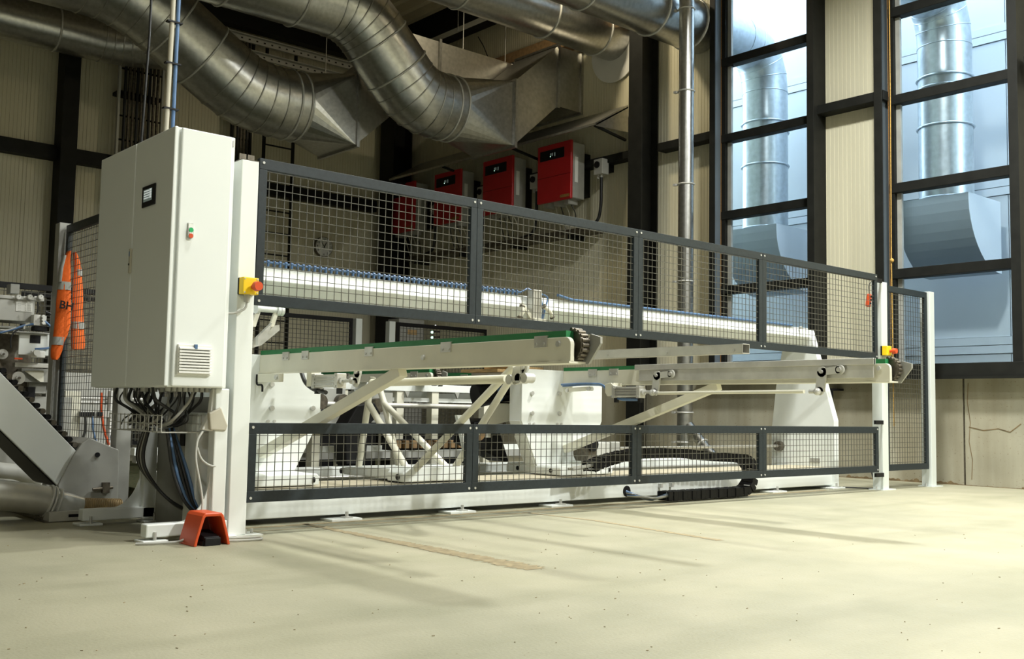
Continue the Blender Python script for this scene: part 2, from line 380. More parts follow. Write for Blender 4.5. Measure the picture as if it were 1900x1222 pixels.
# other two walls (behind the camera)
wl = MB().box(-9.2, -9, -12, 10.2, 0, ZR).build('wall_left', 'dark'); wl['kind'] = 'structure'
wf = MB().box(-9.2, 8, -12.2, -12, 0, ZR).build('wall_front', 'dark'); wf['kind'] = 'structure'

# --- roof
ce = struct('ceiling', (0, 0, ZR))
pr = []; x = -9.0; top = []
while x < XC:
    pr += [(x, ZR), (x+0.03, ZR-0.13), (x+0.12, ZR-0.13), (x+0.15, ZR), (x+0.30, ZR)]; x += 0.30
MB().prism([(a, b) for a, b in pr]+[(x, ZR+0.15), (-9, ZR+0.15)], 'Y', -12, YB+0.2).build('roof_deck', 'deck', ce)
for y in (9.5, 1.0, -3.0): MB().box(-9, 7.12, y-0.09, y+0.09, 6.30, 6.82).build('roof_beam', 'dsteel', ce)

# ================================================================== OUTDOORS (seen through the windows)
og = MB().box(XP+0.41, 14, -14, 16, -0.2, -0.02).build('yard', 'yard'); og['kind'] = 'structure'
ow = thing('outdoor_facade', 'pale blue-white sheet-metal facade across the yard outside the windows', 'facade', (9.8, 2, 0))
XO = 9.75; z = -0.02; zj = [at(1670, 389, 'X', XO)[2], at(1670, 122, 'X', XO)[2]]; pitch = zj[1]-zj[0]
z0 = zj[0]-2*pitch
for k in range(6):
    a = z0+k*pitch
    for yy in np.arange(-13, 15, 2.25): MB().box(XO, XO+0.08, yy, yy+2.24, max(a+0.20, -.02), a+pitch-0.004).build('facade_sheet', 'outer', ow) if a+pitch-.004 > 0 else None
    for s in (0.0, 0.1): MB().box(XO-0.012, XO+0.05, -13, 15, a+s+0.004, a+s+0.096).build('joint_strip', 'outer', ow)
MB().box(XO+0.05, XO+0.3, -13, 15, -0.02, z0+6*pitch).build('facade_backing', 'outer', ow)
def out_duct(label, xd, yd, r, ztop, zh, hy):
    t = thing('outdoor_extraction_duct', label, 'duct', (xd, yd, zh), 'outdoor extraction ducts')
    P = fillet([(xd, yd, zh), (xd, yd, ztop), (7.76, yd, ztop)], 0.95, 5)
    MB().tube(P, r, 32).build('pipe', 'ogalv', t)
    for i in range(1, len(P)-1): MB().ring(P[i], (P[i+1]-P[i-1]), r+0.001, 0.006, 32).build('seam', 'ogalv', t)
    for z in (zh+0.02, zh+0.85, zh+1.30, zh+1.42): MB().ring((xd, yd, z), (0, 0, 1), r+0.01, 0.013, 32).build('clamp_ring', 'ogalv', t)
    MB().box(xd-0.01, xd+.02, yd-r-.05, yd-r-.01, zh+1.28, zh+1.32).build('clamp_lock', 'ogalv', t)
    # scoop hood: curved front, flat back
    x0, x1 = xd-0.36, xd+0.42; h = 0.82
    prof = [(x0, zh), (x1, zh), (x1, zh-h)]+[(x0+(x1-0.06-x0)*(1-math.cos(a))**0.9, zh-0.08-(h-0.08)*math.sin(a)) for a in np.linspace(math.pi/2, 0, 12)]
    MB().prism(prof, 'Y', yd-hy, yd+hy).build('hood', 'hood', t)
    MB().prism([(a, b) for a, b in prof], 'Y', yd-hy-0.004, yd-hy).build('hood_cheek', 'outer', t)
out_duct('galvanised outdoor duct with scoop hood behind the narrower middle window', 9.0, 3.33, 0.295, 5.5, 3.06, 0.42)
out_duct('galvanised outdoor duct with scoop hood behind the window at the right edge', 9.0, 0.865, 0.295, 5.5, 3.10, 0.42)

# ================================================================== INDOOR DUCTS
def round_to_rect(mb, xr, c, r, xq, y0, y1, z0, z1, n=32):
    circ = [(xr, c[0]+r*math.cos(2*math.pi*k/n), c[1]+r*math.sin(2*math.pi*k/n)) for k in range(n)]
    cor = [(xq, y1, z1), (xq, y0, z1), (xq, y0, z0), (xq, y1, z0)]
    vs = circ+cor; fs = []
    for q in range(4):
        for k in range(n//4): a = (q*n//4+k) % n; fs.append((a, (a+1) % n, n+q))
        e = ((q+1)*n//4) % n; fs.append((e, n+(q+1) % 4, n+q))
    mb.add(vs, fs, False); return mb
def flange(x, y0, y1, z0, z1, parent, w=0.03):
    m = MB()
    m.box(x-.02, x+.02, y0-w, y0, z0-w, z1+w).box(x-.02, x+.02, y1, y1+w, z0-w, z1+w).box(x-.02, x+.02, y0, y1, z0-w, z0).box(x-.02, x+.02, y0, y1, z1, z1+w)
    return m.build('flange', 'galv', parent)
def duct(label, path, r, fr, seams, rect=None, flx=(), box=None, group='large round extraction ducts'):
    t = thing('extraction_duct', label, 'duct', path[-1], group)
    P = fillet(path, fr, 4); MB().tube(P, r, 40).build('pipe', 'galv', t)
    for i in range(1, len(P)-1):
        if (P[i]-P[i-1]).length > 0.02: MB().ring(P[i], P[i+1]-P[i-1], r+0.001, 0.009, 40).build('seam', 'galv', t)
    for p, d in seams: MB().ring(p, d, r+0.004, 0.014, 40).build('joint_ring', 'chrome', t)
    if rect:
        xq, y0, y1, z0, z1 = rect; e = path[-1]
        round_to_rect(MB(), e[0], (e[1], e[2]), r, xq, y0, y1, z0, z1).build('transition', 'galv', t)
        MB().prism(box, 'Y', y0, y1).build('rectangular_duct', 'galvd', t)
        for x, za, zb in flx: flange(x, y0, y1, za, zb, t)
    return t
Y2 = 5.93
duct('fat round duct bending down in the middle of the picture above the guard fence',
     [(-6, Y2, 5.52), (4.22, Y2, 5.52), (5.18, Y2, 4.567), (5.74, Y2, 4.567)], 0.425, 0.34,
     [((3.4, Y2, 5.52), (1, 0, 0)), ((2.5, Y2, 5.52), (1, 0, 0)), ((4.55, Y2, 5.19), (1, 0, -1)), ((4.86, Y2, 4.885), (1, 0, -1)), ((5.6, Y2, 4.567), (1, 0, 0)), ((5.72, Y2, 4.567), (1, 0, 0))],
     (6.46, 5.5, 6.37, 4.14, 5.01), ((6.48, 4.14, 5.01), (7.25, 4.835, 5.685), (7.70, 4.835, 5.685)),
     [(6.46, 4.14), (7.25, 4.835), (7.75, 4.835), (7.75, 5.685), (7.25, 5.685), (6.46, 5.01)])
Y1 = 6.95
duct('fat round duct sloping down above the control cabinet at the upper left',
     [(-6, Y1, 5.42), (1.8, Y1, 5.42), (3.35, Y1, 4.46), (4.06, Y1, 4.46)], 0.44, 0.5,
     [((0.3, Y1, 5.42), (1, 0, 0)), ((0.55, Y1, 5.42), (1, 0, 0)), ((2.35, Y1, 5.08), (1.55, 0, -.96)), ((2.75, Y1, 4.83), (1.55, 0, -.96)), ((3.88, Y1, 4.46), (1, 0, 0)), ((4.02, Y1, 4.46), (1, 0, 0))],
     (4.65, 6.5, 7.42, 4.0, 4.93), ((4.67, 4.0, 4.93), (5.95, 4.78, 5.68), (7.3, 4.78, 5.68)),
     [(4.65, 4.0), (5.5, 4.78), (7.75, 4.78), (7.75, 5.68), (5.5, 5.68), (4.65, 4.93)])
duct('slimmer duct along the back wall at the upper left corner', [(-6, 9.2, 5.5), (2.6, 9.2, 5.5), (3.6, 8.6, 5.5)], 0.29, 0.3, [((1.72, 9.2, 5.5), (1, 0, 0))])
d3 = duct('straight duct entering the wall beside the dark column at upper right', [(-4, 4.86, 5.74), (4, 4.86, 5.74), (7.70, 4.86, 5.74)], 0.31, 0.1, [((6.4, 4.86, 5.74), (1, 0, 0)), ((7.35, 4.86, 5.74), (1, 0, 0)), ((5.0, 4.86, 5.74), (1, 0, 0))])
MB().cyl((7.685, 4.84, 5.56), (7.70, 4.84, 5.56), 0.44, n=40).build('wall_collar', 'label', d3)
d4 = duct('duct crossing above the thin vertical pipe left of the windows', [(0, 3.36, 5.46), (4, 3.36, 5.46), (7.70, 3.36, 5.46)], 0.31, 0.1, [((6.75, 3.36, 5.46), (1, 0, 0)), ((7.45, 3.36, 5.46), (1, 0, 0)), ((5.6, 3.36, 5.46), (1, 0, 0))])
XV = 6.88; YV = y_of(1273, XV, 300)
t = thing('vertical_pipe', 'thin galvanised vertical pipe standing on the floor left of the windows', 'pipe', (XV, YV, 0))
MB().cyl((XV, YV, 0.0), (XV, YV, ZR-.2), 0.088, n=28).build('pipe', 'galv', t)
for v in (18, 170, 342, 522, 765, 820): 
    z = at(1273, v, 'X', XV)[2]; MB().ring((XV, YV, z), (0, 0, 1), 0.092, 0.01, 28).build('clamp_ring', 'chrome', t); MB().box(XV-.08, XV-.04, YV+.09, YV+.13, z-.012, z+.012).build('clamp_lock', 'chrome', t)
p = [(XV, YV-.06, 0.50), (XV-.04, YV-.36, 0.24), (XV-.06, YV-.56, 0.09)]
MB().tube(p, 0.06, 20).build('branch_pipe', 'galv', t); MB().ring((XV-.03, YV-.28, .31), (-.04, -.3, -.26), .064, .009, 20).build('clamp_ring', 'chrome', t)
# ================================================================== GUARD FENCE
ZU1, ZU0, ZL1, ZL0 = 1.8875, 1.142, 0.555, 0.163
def fence_panel(name, label, group, a0, a1, z0, z1, plane, ax='X', fw=0.055, pitch=0.0445, cat='fence panel', screws=True, wr=0.0016, m='frame'):
    P = (lambda a, d, z: (a, plane+d, z)) if ax == 'X' else (lambda a, d, z: (plane+d, a, z))
    t = thing(name, label, cat, P((a0+a1)/2, 0.02, z0), group)
    def bx(mb, A0, A1, d0, d1, Z0, Z1):
        p = P(A0, d0, Z0); q = P(A1, d1, Z1); return mb.box(p[0], q[0], p[1], q[1], p[2], q[2])
    th = 0.03
    bx(MB(), a0, a1, 0, th, z1-fw, z1).build('top_rail', m, t, 0.002)
    bx(MB(), a0, a1, 0, th, z0, z0+fw).build('bottom_rail', m, t, 0.002)
    bx(MB(), a0, a0+fw-.01, 0.0005, th-.0005, z0+fw, z1-fw).build('stile', m, t, 0.002)
    bx(MB(), a1-fw+.01, a1, 0.0005, th-.0005, z0+fw, z1-fw).build('stile', m, t, 0.002)
    w = MB(); n = int((a1-a0-2*fw)/pitch); s0 = (a1-a0-2*fw-n*pitch)/2+0.5*pitch
    for i in range(n+1):
        a = a0+fw+s0+(i-.5)*pitch
        bx(w, a-wr, a+wr, 0.012, 0.012+2*wr, z0+fw-.01, z1-fw+.01)
    k = int((z1-z0-2*fw)/pitch); s0 = (z1-z0-2*fw-k*pitch)/2+.5*pitch
    for i in range(k+1):
        z = z0+fw+s0+(i-.5)*pitch; bx(w, a0+fw-.02, a1-fw+.02, 0.012-2*wr, 0.012, z-wr, z+wr)
    w.build('wire_mesh', 'wire', t)
    if screws:
        for a in (a0+.022, a1-.022):
            for z in (z0+.022, z1-.022):
                p = P(a, -0.004, z); q = P(a, 0.002, z); MB().cyl(p, q, 0.007, n=10).build('screw', 'chrome', t)
    return t
JX = [0.0, 1.42, 2.84, 4.26, 5.948]
NM = ['leftmost', 'second', 'third', 'rightmost']
for i in range(4):
    nth = ['leftmost, beside the control cabinet', 'second from the left, in front of the red inverters', 'third from the left, in front of the thin vertical pipe', 'rightmost, ending at the tall grey post'][i]
    fence_panel('upper_guard_panel', 'upper dark wire-mesh guard panel, '+nth, 'upper guard panels', JX[i]+.001, JX[i+1]-.001, ZU0, ZU1, 0.0)
    nth = ['leftmost, beside the orange foot pedal', 'second from the left, in front of the central carriage foot', 'third from the left, in front of the cable chain', 'rightmost, in front of the white end plate'][i]
    fence_panel('lower_guard_panel', 'low dark mesh guard panel, '+nth, 'lower guard panels', JX[i]+(-.005 if i == 0 else .001), JX[i+1]-.001, ZL0, ZL1, 0.0)
def post(label, x0, x1, y0, y1, h, group='fence posts', cut=False, m='post'):
    t = thing('fence_post', label, 'post', ((x0+x1)/2, (y0+y1)/2, 0), group)
    MB().box(x0, x1, y0, y1, 0.008, h).build('shaft', m, t, 0.004)
    MB().box(x0-0.035, x1+0.085, y0-0.02, y1+0.02, 0, 0.008).build('base_plate', m, t)
    for px in (x0-0.02, x1+0.025, x1+.06): MB().cyl((px, (y0+y1)/2, 0.008), (px, (y0+y1)/2, 0.03), 0.008, n=8).build('anchor_bolt', 'chrome', t)
    return t
lp = post('white square post between the control cabinet and the leftmost guard panel', -0.095, -0.002, 0.0, 0.11, 1.865, m='white')
MB().box(-0.095, -0.002, 0.0, 0.11, 1.865, 1.868).build('cap', 'steel', lp)
for x in (-0.085, -0.04): MB().box(x, x+0.036, 0.05, 0.054, 1.868, 1.905).build('angle_lug', 'steel', lp)
pr1 = at(1637, 720, 'Y', 0.04)[0]
rp = post('tall pale grey post where the right ends of upper and lower guard panels meet', pr1, pr1+0.10, 0.04, 0.14, 1.84)
for z in (ZU1-.06, ZL1+.02, ZL0-.045): MB().box(5.955, pr1, 0.03, 0.05, z, z+0.035).build('fixing_lug', 'blk', rp)
pr2 = at(1727, 720, 'Y', 0.04)[0]
post('pale grey end post nearest the concrete wall on the right', pr2, pr2+0.09, 0.04, 0.14, 1.83)
fence_panel('end_guard_panel', 'tall narrow dark mesh panel between the two right-hand posts', None, pr1+0.105, pr2-0.02, 0.165, 1.82, 0.055, screws=False)
# side fence (runs back behind the cabinet) and its far post
post('olive-grey far post with the orange jacket hanging on it', -0.10, -0.01, 2.74, 2.83, 1.89, m='mgrey')
fence_panel('side_guard_panel', 'dark mesh panel running back behind the control cabinet', None, 1.61, 2.72, 0.25, 1.87, -0.06, 'Y', screws=False)
post('grey post standing on the floor behind the cabinet stand at the left', -0.10, -0.01, 1.50, 1.59, 1.87, m='mgrey')
# rear fence
for i, (u0, u1) in enumerate(((521, 655), (737, 905))):
    a = at(u0, 600, 'Y', 7.5)[0]; b = at(u1, 600, 'Y', 7.5)[0]
    fence_panel('rear_guard_panel', ['distant dark mesh panel of the rear fence, left one', 'distant dark mesh panel of the rear fence, right one with indicator lights behind'][i], 'rear guard panels', a if i else a-3.2, b, 0.15, 1.87, 7.5, pitch=0.06, screws=False, wr=.003, m='blk')
for i, u in enumerate((661, 723)):
    x = at(u, 600, 'Y', 7.45)[0]; post(['pale rear fence post, left of the dark gap', 'pale rear fence post, right of the dark gap'][i], x, x+0.10, 7.45, 7.55, 1.87, 'rear fence posts')
fence_panel('rear_guard_panel', 'dark mesh panel of the rear fence behind the pneumatic machine at the left edge', 'rear guard panels', -2.5, 1.9, 0.15, 1.75, 5.6, pitch=0.06, screws=False, wr=.003, m='blk')

# ================================================================== CONTROL CABINET
cb = thing('control_cabinet', 'tall pale grey electrical control cabinet on a stand at the left', 'cabinet', (-0.31, 0.43, 0.72))
cx0, cx1, cy0, cy1, cz0, cz1 = -0.465, -0.15, -0.05, 0.92, 0.72, 1.955
MB().box(cx0+0.02, cx1, cy0+0.02, cy1, cz0, cz1).build('body', 'cab', cb, 0.004)
dr = MB().box(cx0+0.035, cx1-0.022, cy0, cy0+0.018, cz0+0.004, cz1-0.004).build('end_door', 'cab', cb, 0.006)
MB().box(cx1-0.02, cx1-0.012, cy0+0.004, cy0+.02, cz1-0.05, cz1-0.02).build('hinge', 'chrome', cb)
d1 = MB().box(cx0, cx0+0.018, cy0+0.004, 0.426, cz0+0.004, cz1-0.002).build('front_door', 'cab', cb, 0.005)
d2 = MB().box(cx0, cx0+0.018, 0.432, cy1, cz0+0.004, cz1-0.002).build('front_door', 'cab', cb, 0.005)
MB().box(cx0-0.012, cx0, 0.415, 0.435, 1.29, 1.415).build('handle', 'beige', d1, 0.003)
MB().box(cx0-0.013, cx0-.011, 0.42, 0.43, 1.375, 1.40).build('handle_badge', 'blue', d1); MB().cyl((cx0-.014, .425, 1.335), (cx0-.011, .425, 1.335), .006, n=10).build('key_hole', 'blk', d1)
# touch panel
sy0, sy1, sz0, sz1 = at(289, 370, 'X', cx0)[1], at(266, 370, 'X', cx0)[1], at(278, 382, 'X', cx0)[2], at(278, 344, 'X', cx0)[2]
tp = MB().box(cx0-0.008, cx0, sy0, sy1, sz0, sz1).build('touch_panel', 'blk', d1, 0.002)
w_, h_ = sy1-sy0, sz1-sz0
MB().box(cx0-0.009, cx0-.0079, sy0+.2*w_, sy1-.14*w_, sz0+.24*h_, sz1-.18*h_).build('screen', 'screendk', tp)
for k in range(4):
    z = sz1-(.25+.115*k)*h_; MB().box(cx0-.0096, cx0-.0088, sy0+.42*w_, sy1-.18*w_, z-.035*h_, z+.025*h_).build('screen_line', 'screen', tp); MB().box(cx0-.0096, cx0-.0088, sy0+.23*w_, sy0+.38*w_, z-.05*h_, z+.045*h_).build('screen_key', 'screen', tp)
# twin push button on the end door
b0 = at(353, 430, 'Y', cy0-.004)
pb = MB().box(b0[0]-.013, b0[0]+.013, cy0-.006, cy0, b0[2]-.008, b0[2]+.042).build('button_plate', 'gbox', dr)
MB().box(b0[0]-.011, b0[0]+.011, cy0-.008, cy0-.006, b0[2]+.018, b0[2]+.038).build('legend', 'label', pb)
MB().prism([(b0[0]+.014*math.cos(a), b0[2]-.006+(.014*math.sin(a)+(0.014 if math.sin(a) > 0 else -.014))) for a in np.linspace(0, 2*math.pi, 24, False)], 'Y', cy0-.012, cy0-.004).build('button_rim', 'chrome', pb)
MB().cyl((b0[0], cy0-.016, b0[2]+.008), (b0[0], cy0-.01, b0[2]+.008), .011, n=16).build('start_button', 'green', pb)
MB().box(b0[0]-.009, b0[0]+.009, cy0-.015, cy0-.01, b0[2]-.010, b0[2]-.002).build('lamp_lens', 'label', pb)
MB().cyl((b0[0], cy0-.016, b0[2]-.02), (b0[0], cy0-.01, b0[2]-.02), .011, n=16).build('stop_button', 'ored', pb)
# filter fan grille
g0, g1 = at(329, 638, 'Y', cy0), at(389, 697, 'Y', cy0)
gr = MB().box(g0[0], g1[0], cy0-.012, cy0, g1[2], g0[2]).build('filter_grille', 'label', dr, .002)
n = 9; hh = (g0[2]-g1[2])
for k in range(n):
    z = g1[2]+hh*(.08+.78*k/(n-1)); MB().prism([(cy0-.012, z), (cy0-.024, z-.003), (cy0-.024, z+.003), (cy0-.012, z+.009)], 'X', g0[0]+.004, g1[0]-.004).build('louvre', 'label', gr)
    if 0 < k < n-1: MB().box(g0[0]+.018, g1[0]-.012, cy0-.0135, cy0-.012, z+.0095, z+.0135).build('louvre_slot', 'blk', gr)
MB().box((g0[0]+g1[0])/2-.006, (g0[0]+g1[0])/2+.006, cy0-.026, cy0-.01, g0[2]-.02, g0[2]+.002).build('latch', 'blue', gr)
# bottom gland plate
for k in range(8): MB().cyl((cx0+.06+.028*k, 0.05, cz0-.02), (cx0+.06+.028*k, .05, cz0+.01), .013, n=10).build('cable_gland', 'mgrey', cb)
for k in range(10): MB().cyl((cx0+.06+.024*k, 0.35+.03*(k % 2), cz0-.02), (cx0+.06+.024*k, .35+.03*(k % 2), cz0+.01), .013, n=10).build('cable_gland', 'mgrey', cb)

# stand: two T-feet with curved gussets
def stand_leg(y, lab):
    s = thing('cabinet_stand', lab, 'stand', (-0.2, y, 0), 'cabinet stand legs')
    MB().box(-0.185, -0.115, y, y+0.07, 0.02, 0.72).build('upright', 'white', s, .006)
    MB().box(-0.50, -0.10, y, y+0.07, 0.025, 0.085).build('foot_bar', 'white', s, .006)
    pts = [(-0.185, 0.085)]+[(-0.185-0.19*(1-math.sin(a)), 0.085+0.23*(1-math.cos(a))) for a in np.linspace(math.pi/2, 0, 9)][::-1]
    pts = [(-0.185, 0.32)]+[(-0.185-0.155*(1-math.cos(a)), 0.32-0.235*math.sin(a)) for a in np.linspace(0, math.pi/2, 9)]+[(-0.36, 0.085), (-0.185, .085)]
    MB().prism(pts, 'Y', y+.03, y+.04).build('gusset', 'white', s)
    for xx in (-.46, -.12): MB().box(xx-.06, xx+.06, y-.02, y+.09, 0, .012).build('foot_plate', 'white', s, .003); MB().cyl((xx, y-.005, .012), (xx, y-.005, .05), .008, n=8).build('anchor_bolt', 'chrome', s)
stand_leg(0.0, 'white T-foot stand leg of the control cabinet beside the foot pedal')
stand_leg(0.84, 'white T-foot stand leg of the control cabinet, the rear one')
MB().box(-0.115, -0.10, 0.07, 0.84, 0.0, 0.68).build('x', 'mgrey')  # white panel painted grey; shade inside the stand is put into the colour
o = D.objects['x']; o.name = 'stand_back_panel'; tag(o, 'grey panel closing the back of the cabinet stand behind the hanging cables', 'panel')
# ================================================================== MACHINE BASE AND GANTRY
bf = thing('machine_base_frame', 'long white floor frame of the machine behind the guard fence', 'machine frame', (3, 1, 0))
MB().box(0.02, 5.87, 0.40, 0.56, 0.032, 0.185).build('front_beam', 'white', bf, .006)
MB().box(0.02, 5.86, 0.415, 0.86, 0.1852, 0.1885).build('dusty_top_plate', 'pale_dust', bf)
MB().box(0.02, 5.86, 0.56, 0.86, 0.14, 0.185).build('top_shelf', 'white', bf)
MB().box(0.1, 5.84, 1.35, 1.50, 0.05, 0.235).build('rear_beam', 'white', bf, .006)
MB().cyl((0.1, 1.31, 0.17), (5.82, 1.31, 0.17), 0.016, n=12).build('guide_rail', 'chrome', bf)
for x in (0.3, 1.9, 3.6, 5.5): MB().box(x, x+.12, 0.56, 1.35, 0.03, 0.10).build('cross_member', 'white', bf)
MB().box(0.1, 5.84, 1.52, 2.92, 0.02, 0.12).build('sawdust_tray', 'dust', bf); MB().box(0.3, 5.7, 3.15, 6.6, 0.0, 0.02).build('floor_pan', 'dust', bf)
for u in (640, 855, 1038, 1442, 1552):
    x = at(u, 940, 'Y', .36)[0]; f = MB().box(x-.10, x+.10, .33, .46, 0, .014).build('floor_foot', 'white', bf, .003)
    MB().cyl((x+.02, .37, .014), (x+.02, .37, .05), .010, n=8).build('anchor_bolt', 'chrome', f); MB().box(x-.005, x+.045, .345, .395, .014, .022).build('washer', 'chrome', f)
MB().cyl((at(1163, 913, 'Y', .399)[0], .3985, .075), (at(1163, 913, 'Y', .399)[0], .41, .075), .040, n=20).build('cable_hole', 'blk', bf)
for i, u in enumerate((1225, 1245)): MB().box(at(u, 915, 'Y', .38)[0], at(u, 915, 'Y', .38)[0]+.02, .37, .4, .09, .12).build('clip', 'chrome', bf)

gt = thing('gantry', 'white overhead cross beam carried by tapered end plates', 'gantry', (3, .7, 0))
zt, zr, zb = at(1400, 598, 'Y', .66)[2], at(1400, 615, 'Y', .62)[2], at(1400, 630, 'Y', .68)[2]
MB().prism([(.645, zt), (.62, zr), (.70, zb), (.86, zb), (.90, zr), (.875, zt)], 'X', 0.12, 5.86).build('cross_beam', 'white', gt, .004)
def gable(x, d):
    pts = [(.375, .0), (.375, .60), (.62, 1.42), (.88, 1.42), (.985, .90), (1.035, .50), (1.035, .0)]
    g = MB().prism(pts, 'X', x, x+.03).build('end_plate', 'white', gt, .003)
    MB().prism([(.375, .02), (.375, .60), (.62, 1.42), (.66, 1.42), (.405, .60), (.405, .02)], 'X', x+.03 if d > 0 else x, x+.07 if d > 0 else x-.04).build('edge_fold', 'white', g)
    return g
gr_ = gable(5.85, 1); gl_ = gable(0.09, -1)
hub = at(1447, 827, 'X', 5.84)
MB().cyl((5.80, hub[1], hub[2]), (5.85, hub[1], hub[2]), .045, n=16).build('shaft_bearing', 'steel', gt)
MB().cyl((3.0, hub[1], hub[2]), (5.85, hub[1], hub[2]), .013, n=12).build('drive_shaft', 'alu', gt)
MB().box(5.845, 5.85, .52, .62, .22, .26).build('name_plate', 'mgrey', gt)
MB().cyl((5.70, .60, zt-.005), (5.70, .63, zt-.005), .012, n=8).build('eye_bolt', 'chrome', gt)
MB().box(5.0, 5.45, .66, .72, zt, zt+.02).build('clamp_strip', 'gbox', gt)
xe = at(965, 565, 'Y', .64)[0]
MB().tube([(.12, .64, zt+.022), (1.2, .64, zt+.022), (xe, .64, zt+.02), (xe+.05, .62, zt+.05), (xe+.12, .62, zt+.03)], .007, 8).build('air_hose', 'blue', gt)
MB().tube([(xe+.35, .63, zt+.03), (xe+.5, .64, zt+.01), (5.6, .64, zt+.01)], .010, 8).build('air_hose', 'blue', gt)
n = 52; c0 = None
for k in range(n):
    x = .36+(xe-.40)*k/(n-1)
    if c0 is None: c0 = MB().cyl((x, .64, zt+.006), (x+.013, .64, zt+.006), .0, .0001, 3).box(x, x+.010, .632, .648, zt, zt+.024).cyl((x-.002, .64, zt+.026), (x+.012, .64, zt+.026), .010, n=8).build('hose_clip', 'blue', gt); xk = x
    else: linked(c0, 'hose_clip', gt, (x-xk, 0, 0))
# small sensor tower on the beam
st = thing('sensor_bracket', 'upright aluminium profile with pneumatic grippers on the cross beam', 'bracket', (xe+.28, .60, zr))
xs = at(995, 565, 'Y', .58)[0]
MB().box(xs-.045, xs+.035, .56, .62, at(995, 592, 'Y', .58)[2], at(995, 538, 'Y', .58)[2]).build('profile', 'alu', st, .004)
for dx in (-.025, 0.0, .02): MB().box(xs+dx-.003, xs+dx+.003, .557, .561, at(995, 590, 'Y', .58)[2], at(995, 540, 'Y', .58)[2]).build('slot', 'galv', st)
MB().box(xs-.06, xs+.05, .53, .63, at(995, 597, 'Y', .58)[2], at(995, 592, 'Y', .58)[2]).build('base_plate', 'cream', st)
for sx in (-1, 1):
    a = at(995+sx*20-6, 568, 'Y', .58); b = at(995+sx*20+10*sx, 588, 'Y', .58)
    MB().tube([a, (a+b)/2+np.array([0, -.02, 0]), b], .014, 10).build('gripper', 'cream', st)
    MB().ring(a, b-a, .016, .006, 14).build('gripper_cap', 'steel', st); MB().ring(b, b-a, .016, .006, 14).build('gripper_cap', 'steel', st)
MB().tube(fillet([at(1003, 545, 'Y', .6), at(1018, 550, 'Y', .6), at(1012, 570, 'Y', .6), at(1006, 598, 'Y', .6)], .05), .006, 8).build('air_hose', 'blue', st)
MB().tube([at(1004, 555, 'Y', .6), at(1008, 575, 'Y', .6), at(1005, 598, 'Y', .6)], .006, 8).build('air_hose', 'blue', st)
MB().prism([(at(963, 563, 'Y', .6)[0], at(963, 563, 'Y', .6)[2]), (at(982, 592, 'Y', .6)[0], at(982, 592, 'Y', .6)[2]), (at(984, 585, 'Y', .6)[0], at(984, 585, 'Y', .6)[2]), (at(967, 561, 'Y', .6)[0], at(967, 561, 'Y', .6)[2])], 'Y', .58, .60).build('stay', 'cream', st)
# pivot tube and hooked plates at the beam's left end
hk = thing('pivot_hook', 'white pivot tube with hooked steel plates under the left end of the beam', 'hook', (.3, .5, 1.1))
a, b = at(476, 572, 'Y', .45), at(521, 576, 'Y', .45)
MB().cyl(a, b, .017, n=14).build('pivot_tube', 'white', hk)
for q in (a, b, a+(b-a)*.86): MB().cyl(q-np.array([.006, 0, 0]), q+np.array([.012, 0, 0]), .030, n=16).build('collar', 'white', hk)
for u0, m in ((479, 'cream'), (513, 'cream')):
    P = [at(*p, 'Y', .45) for p in ((u0-3, 575), (u0+4, 575), (u0-6, 606), (u0-14, 606))]; MB().prism([(p[0], p[2]) for p in P], 'Y', .44, .46).build('link_plate', m, hk)
P = [at(*p, 'Y', .45) for p in ((471, 625), (497, 600), (494, 609), (471, 640))]; MB().prism([(p[0], p[2]) for p in P], 'Y', .40, .43).build('hook_plate', 'alu', hk)
P = [at(*p, 'Y', .45) for p in ((470, 645), (487, 640), (521, 612), (520, 602), (508, 604), (470, 632))]; MB().prism([(p[0], p[2]) for p in P], 'Y', .46, .49).build('hook_plate', 'alu', hk)

# ================================================================== CARRIAGES WITH BELT ARMS
def sprocket_end(t, xa, y, z, mir=1):
    """chain wheel with its chain wrapped round the nose of an arm"""
    R = .062; xw = xa+.045
    MB().cyl((xw, y, z), (xw+.02, y, z), R-.008, n=24).build('chain_wheel', 'steel', t)
    MB().cyl((xw-.01, y, z), (xw+.03, y, z), .018, n=14).build('wheel_hub', 'steel', t)
    ch = MB(); rl = []
    for k in range(11): ang = math.pi*.5+math.pi*1.02*k/10; rl.append((y+R*math.cos(ang)*1.0, z+R*math.sin(ang)))
    for k, (py, pz) in enumerate(rl): ch.cyl((xw-.008, py, pz), (xw+.03, py, pz), .0085, n=8)
    for (p, q) in zip(rl, rl[1:]): ch.bar((xw-.004, *p), (xw-.004, *q), .004, .013, (1, 0, 0)).bar((xw+.026, *p), (xw+.026, *q), .004, .013, (1, 0, 0))
    ch.build('drive_chain', 'steel', t)
    MB().prism([(y-.01, z-.075), (y-.05, z-.075), (y-.115, z+.005), (y-.115, z+.03), (y-.06, z+.045)], 'X', xa+.085, xa+.097).build('nose_plate', 'mgrey', t)
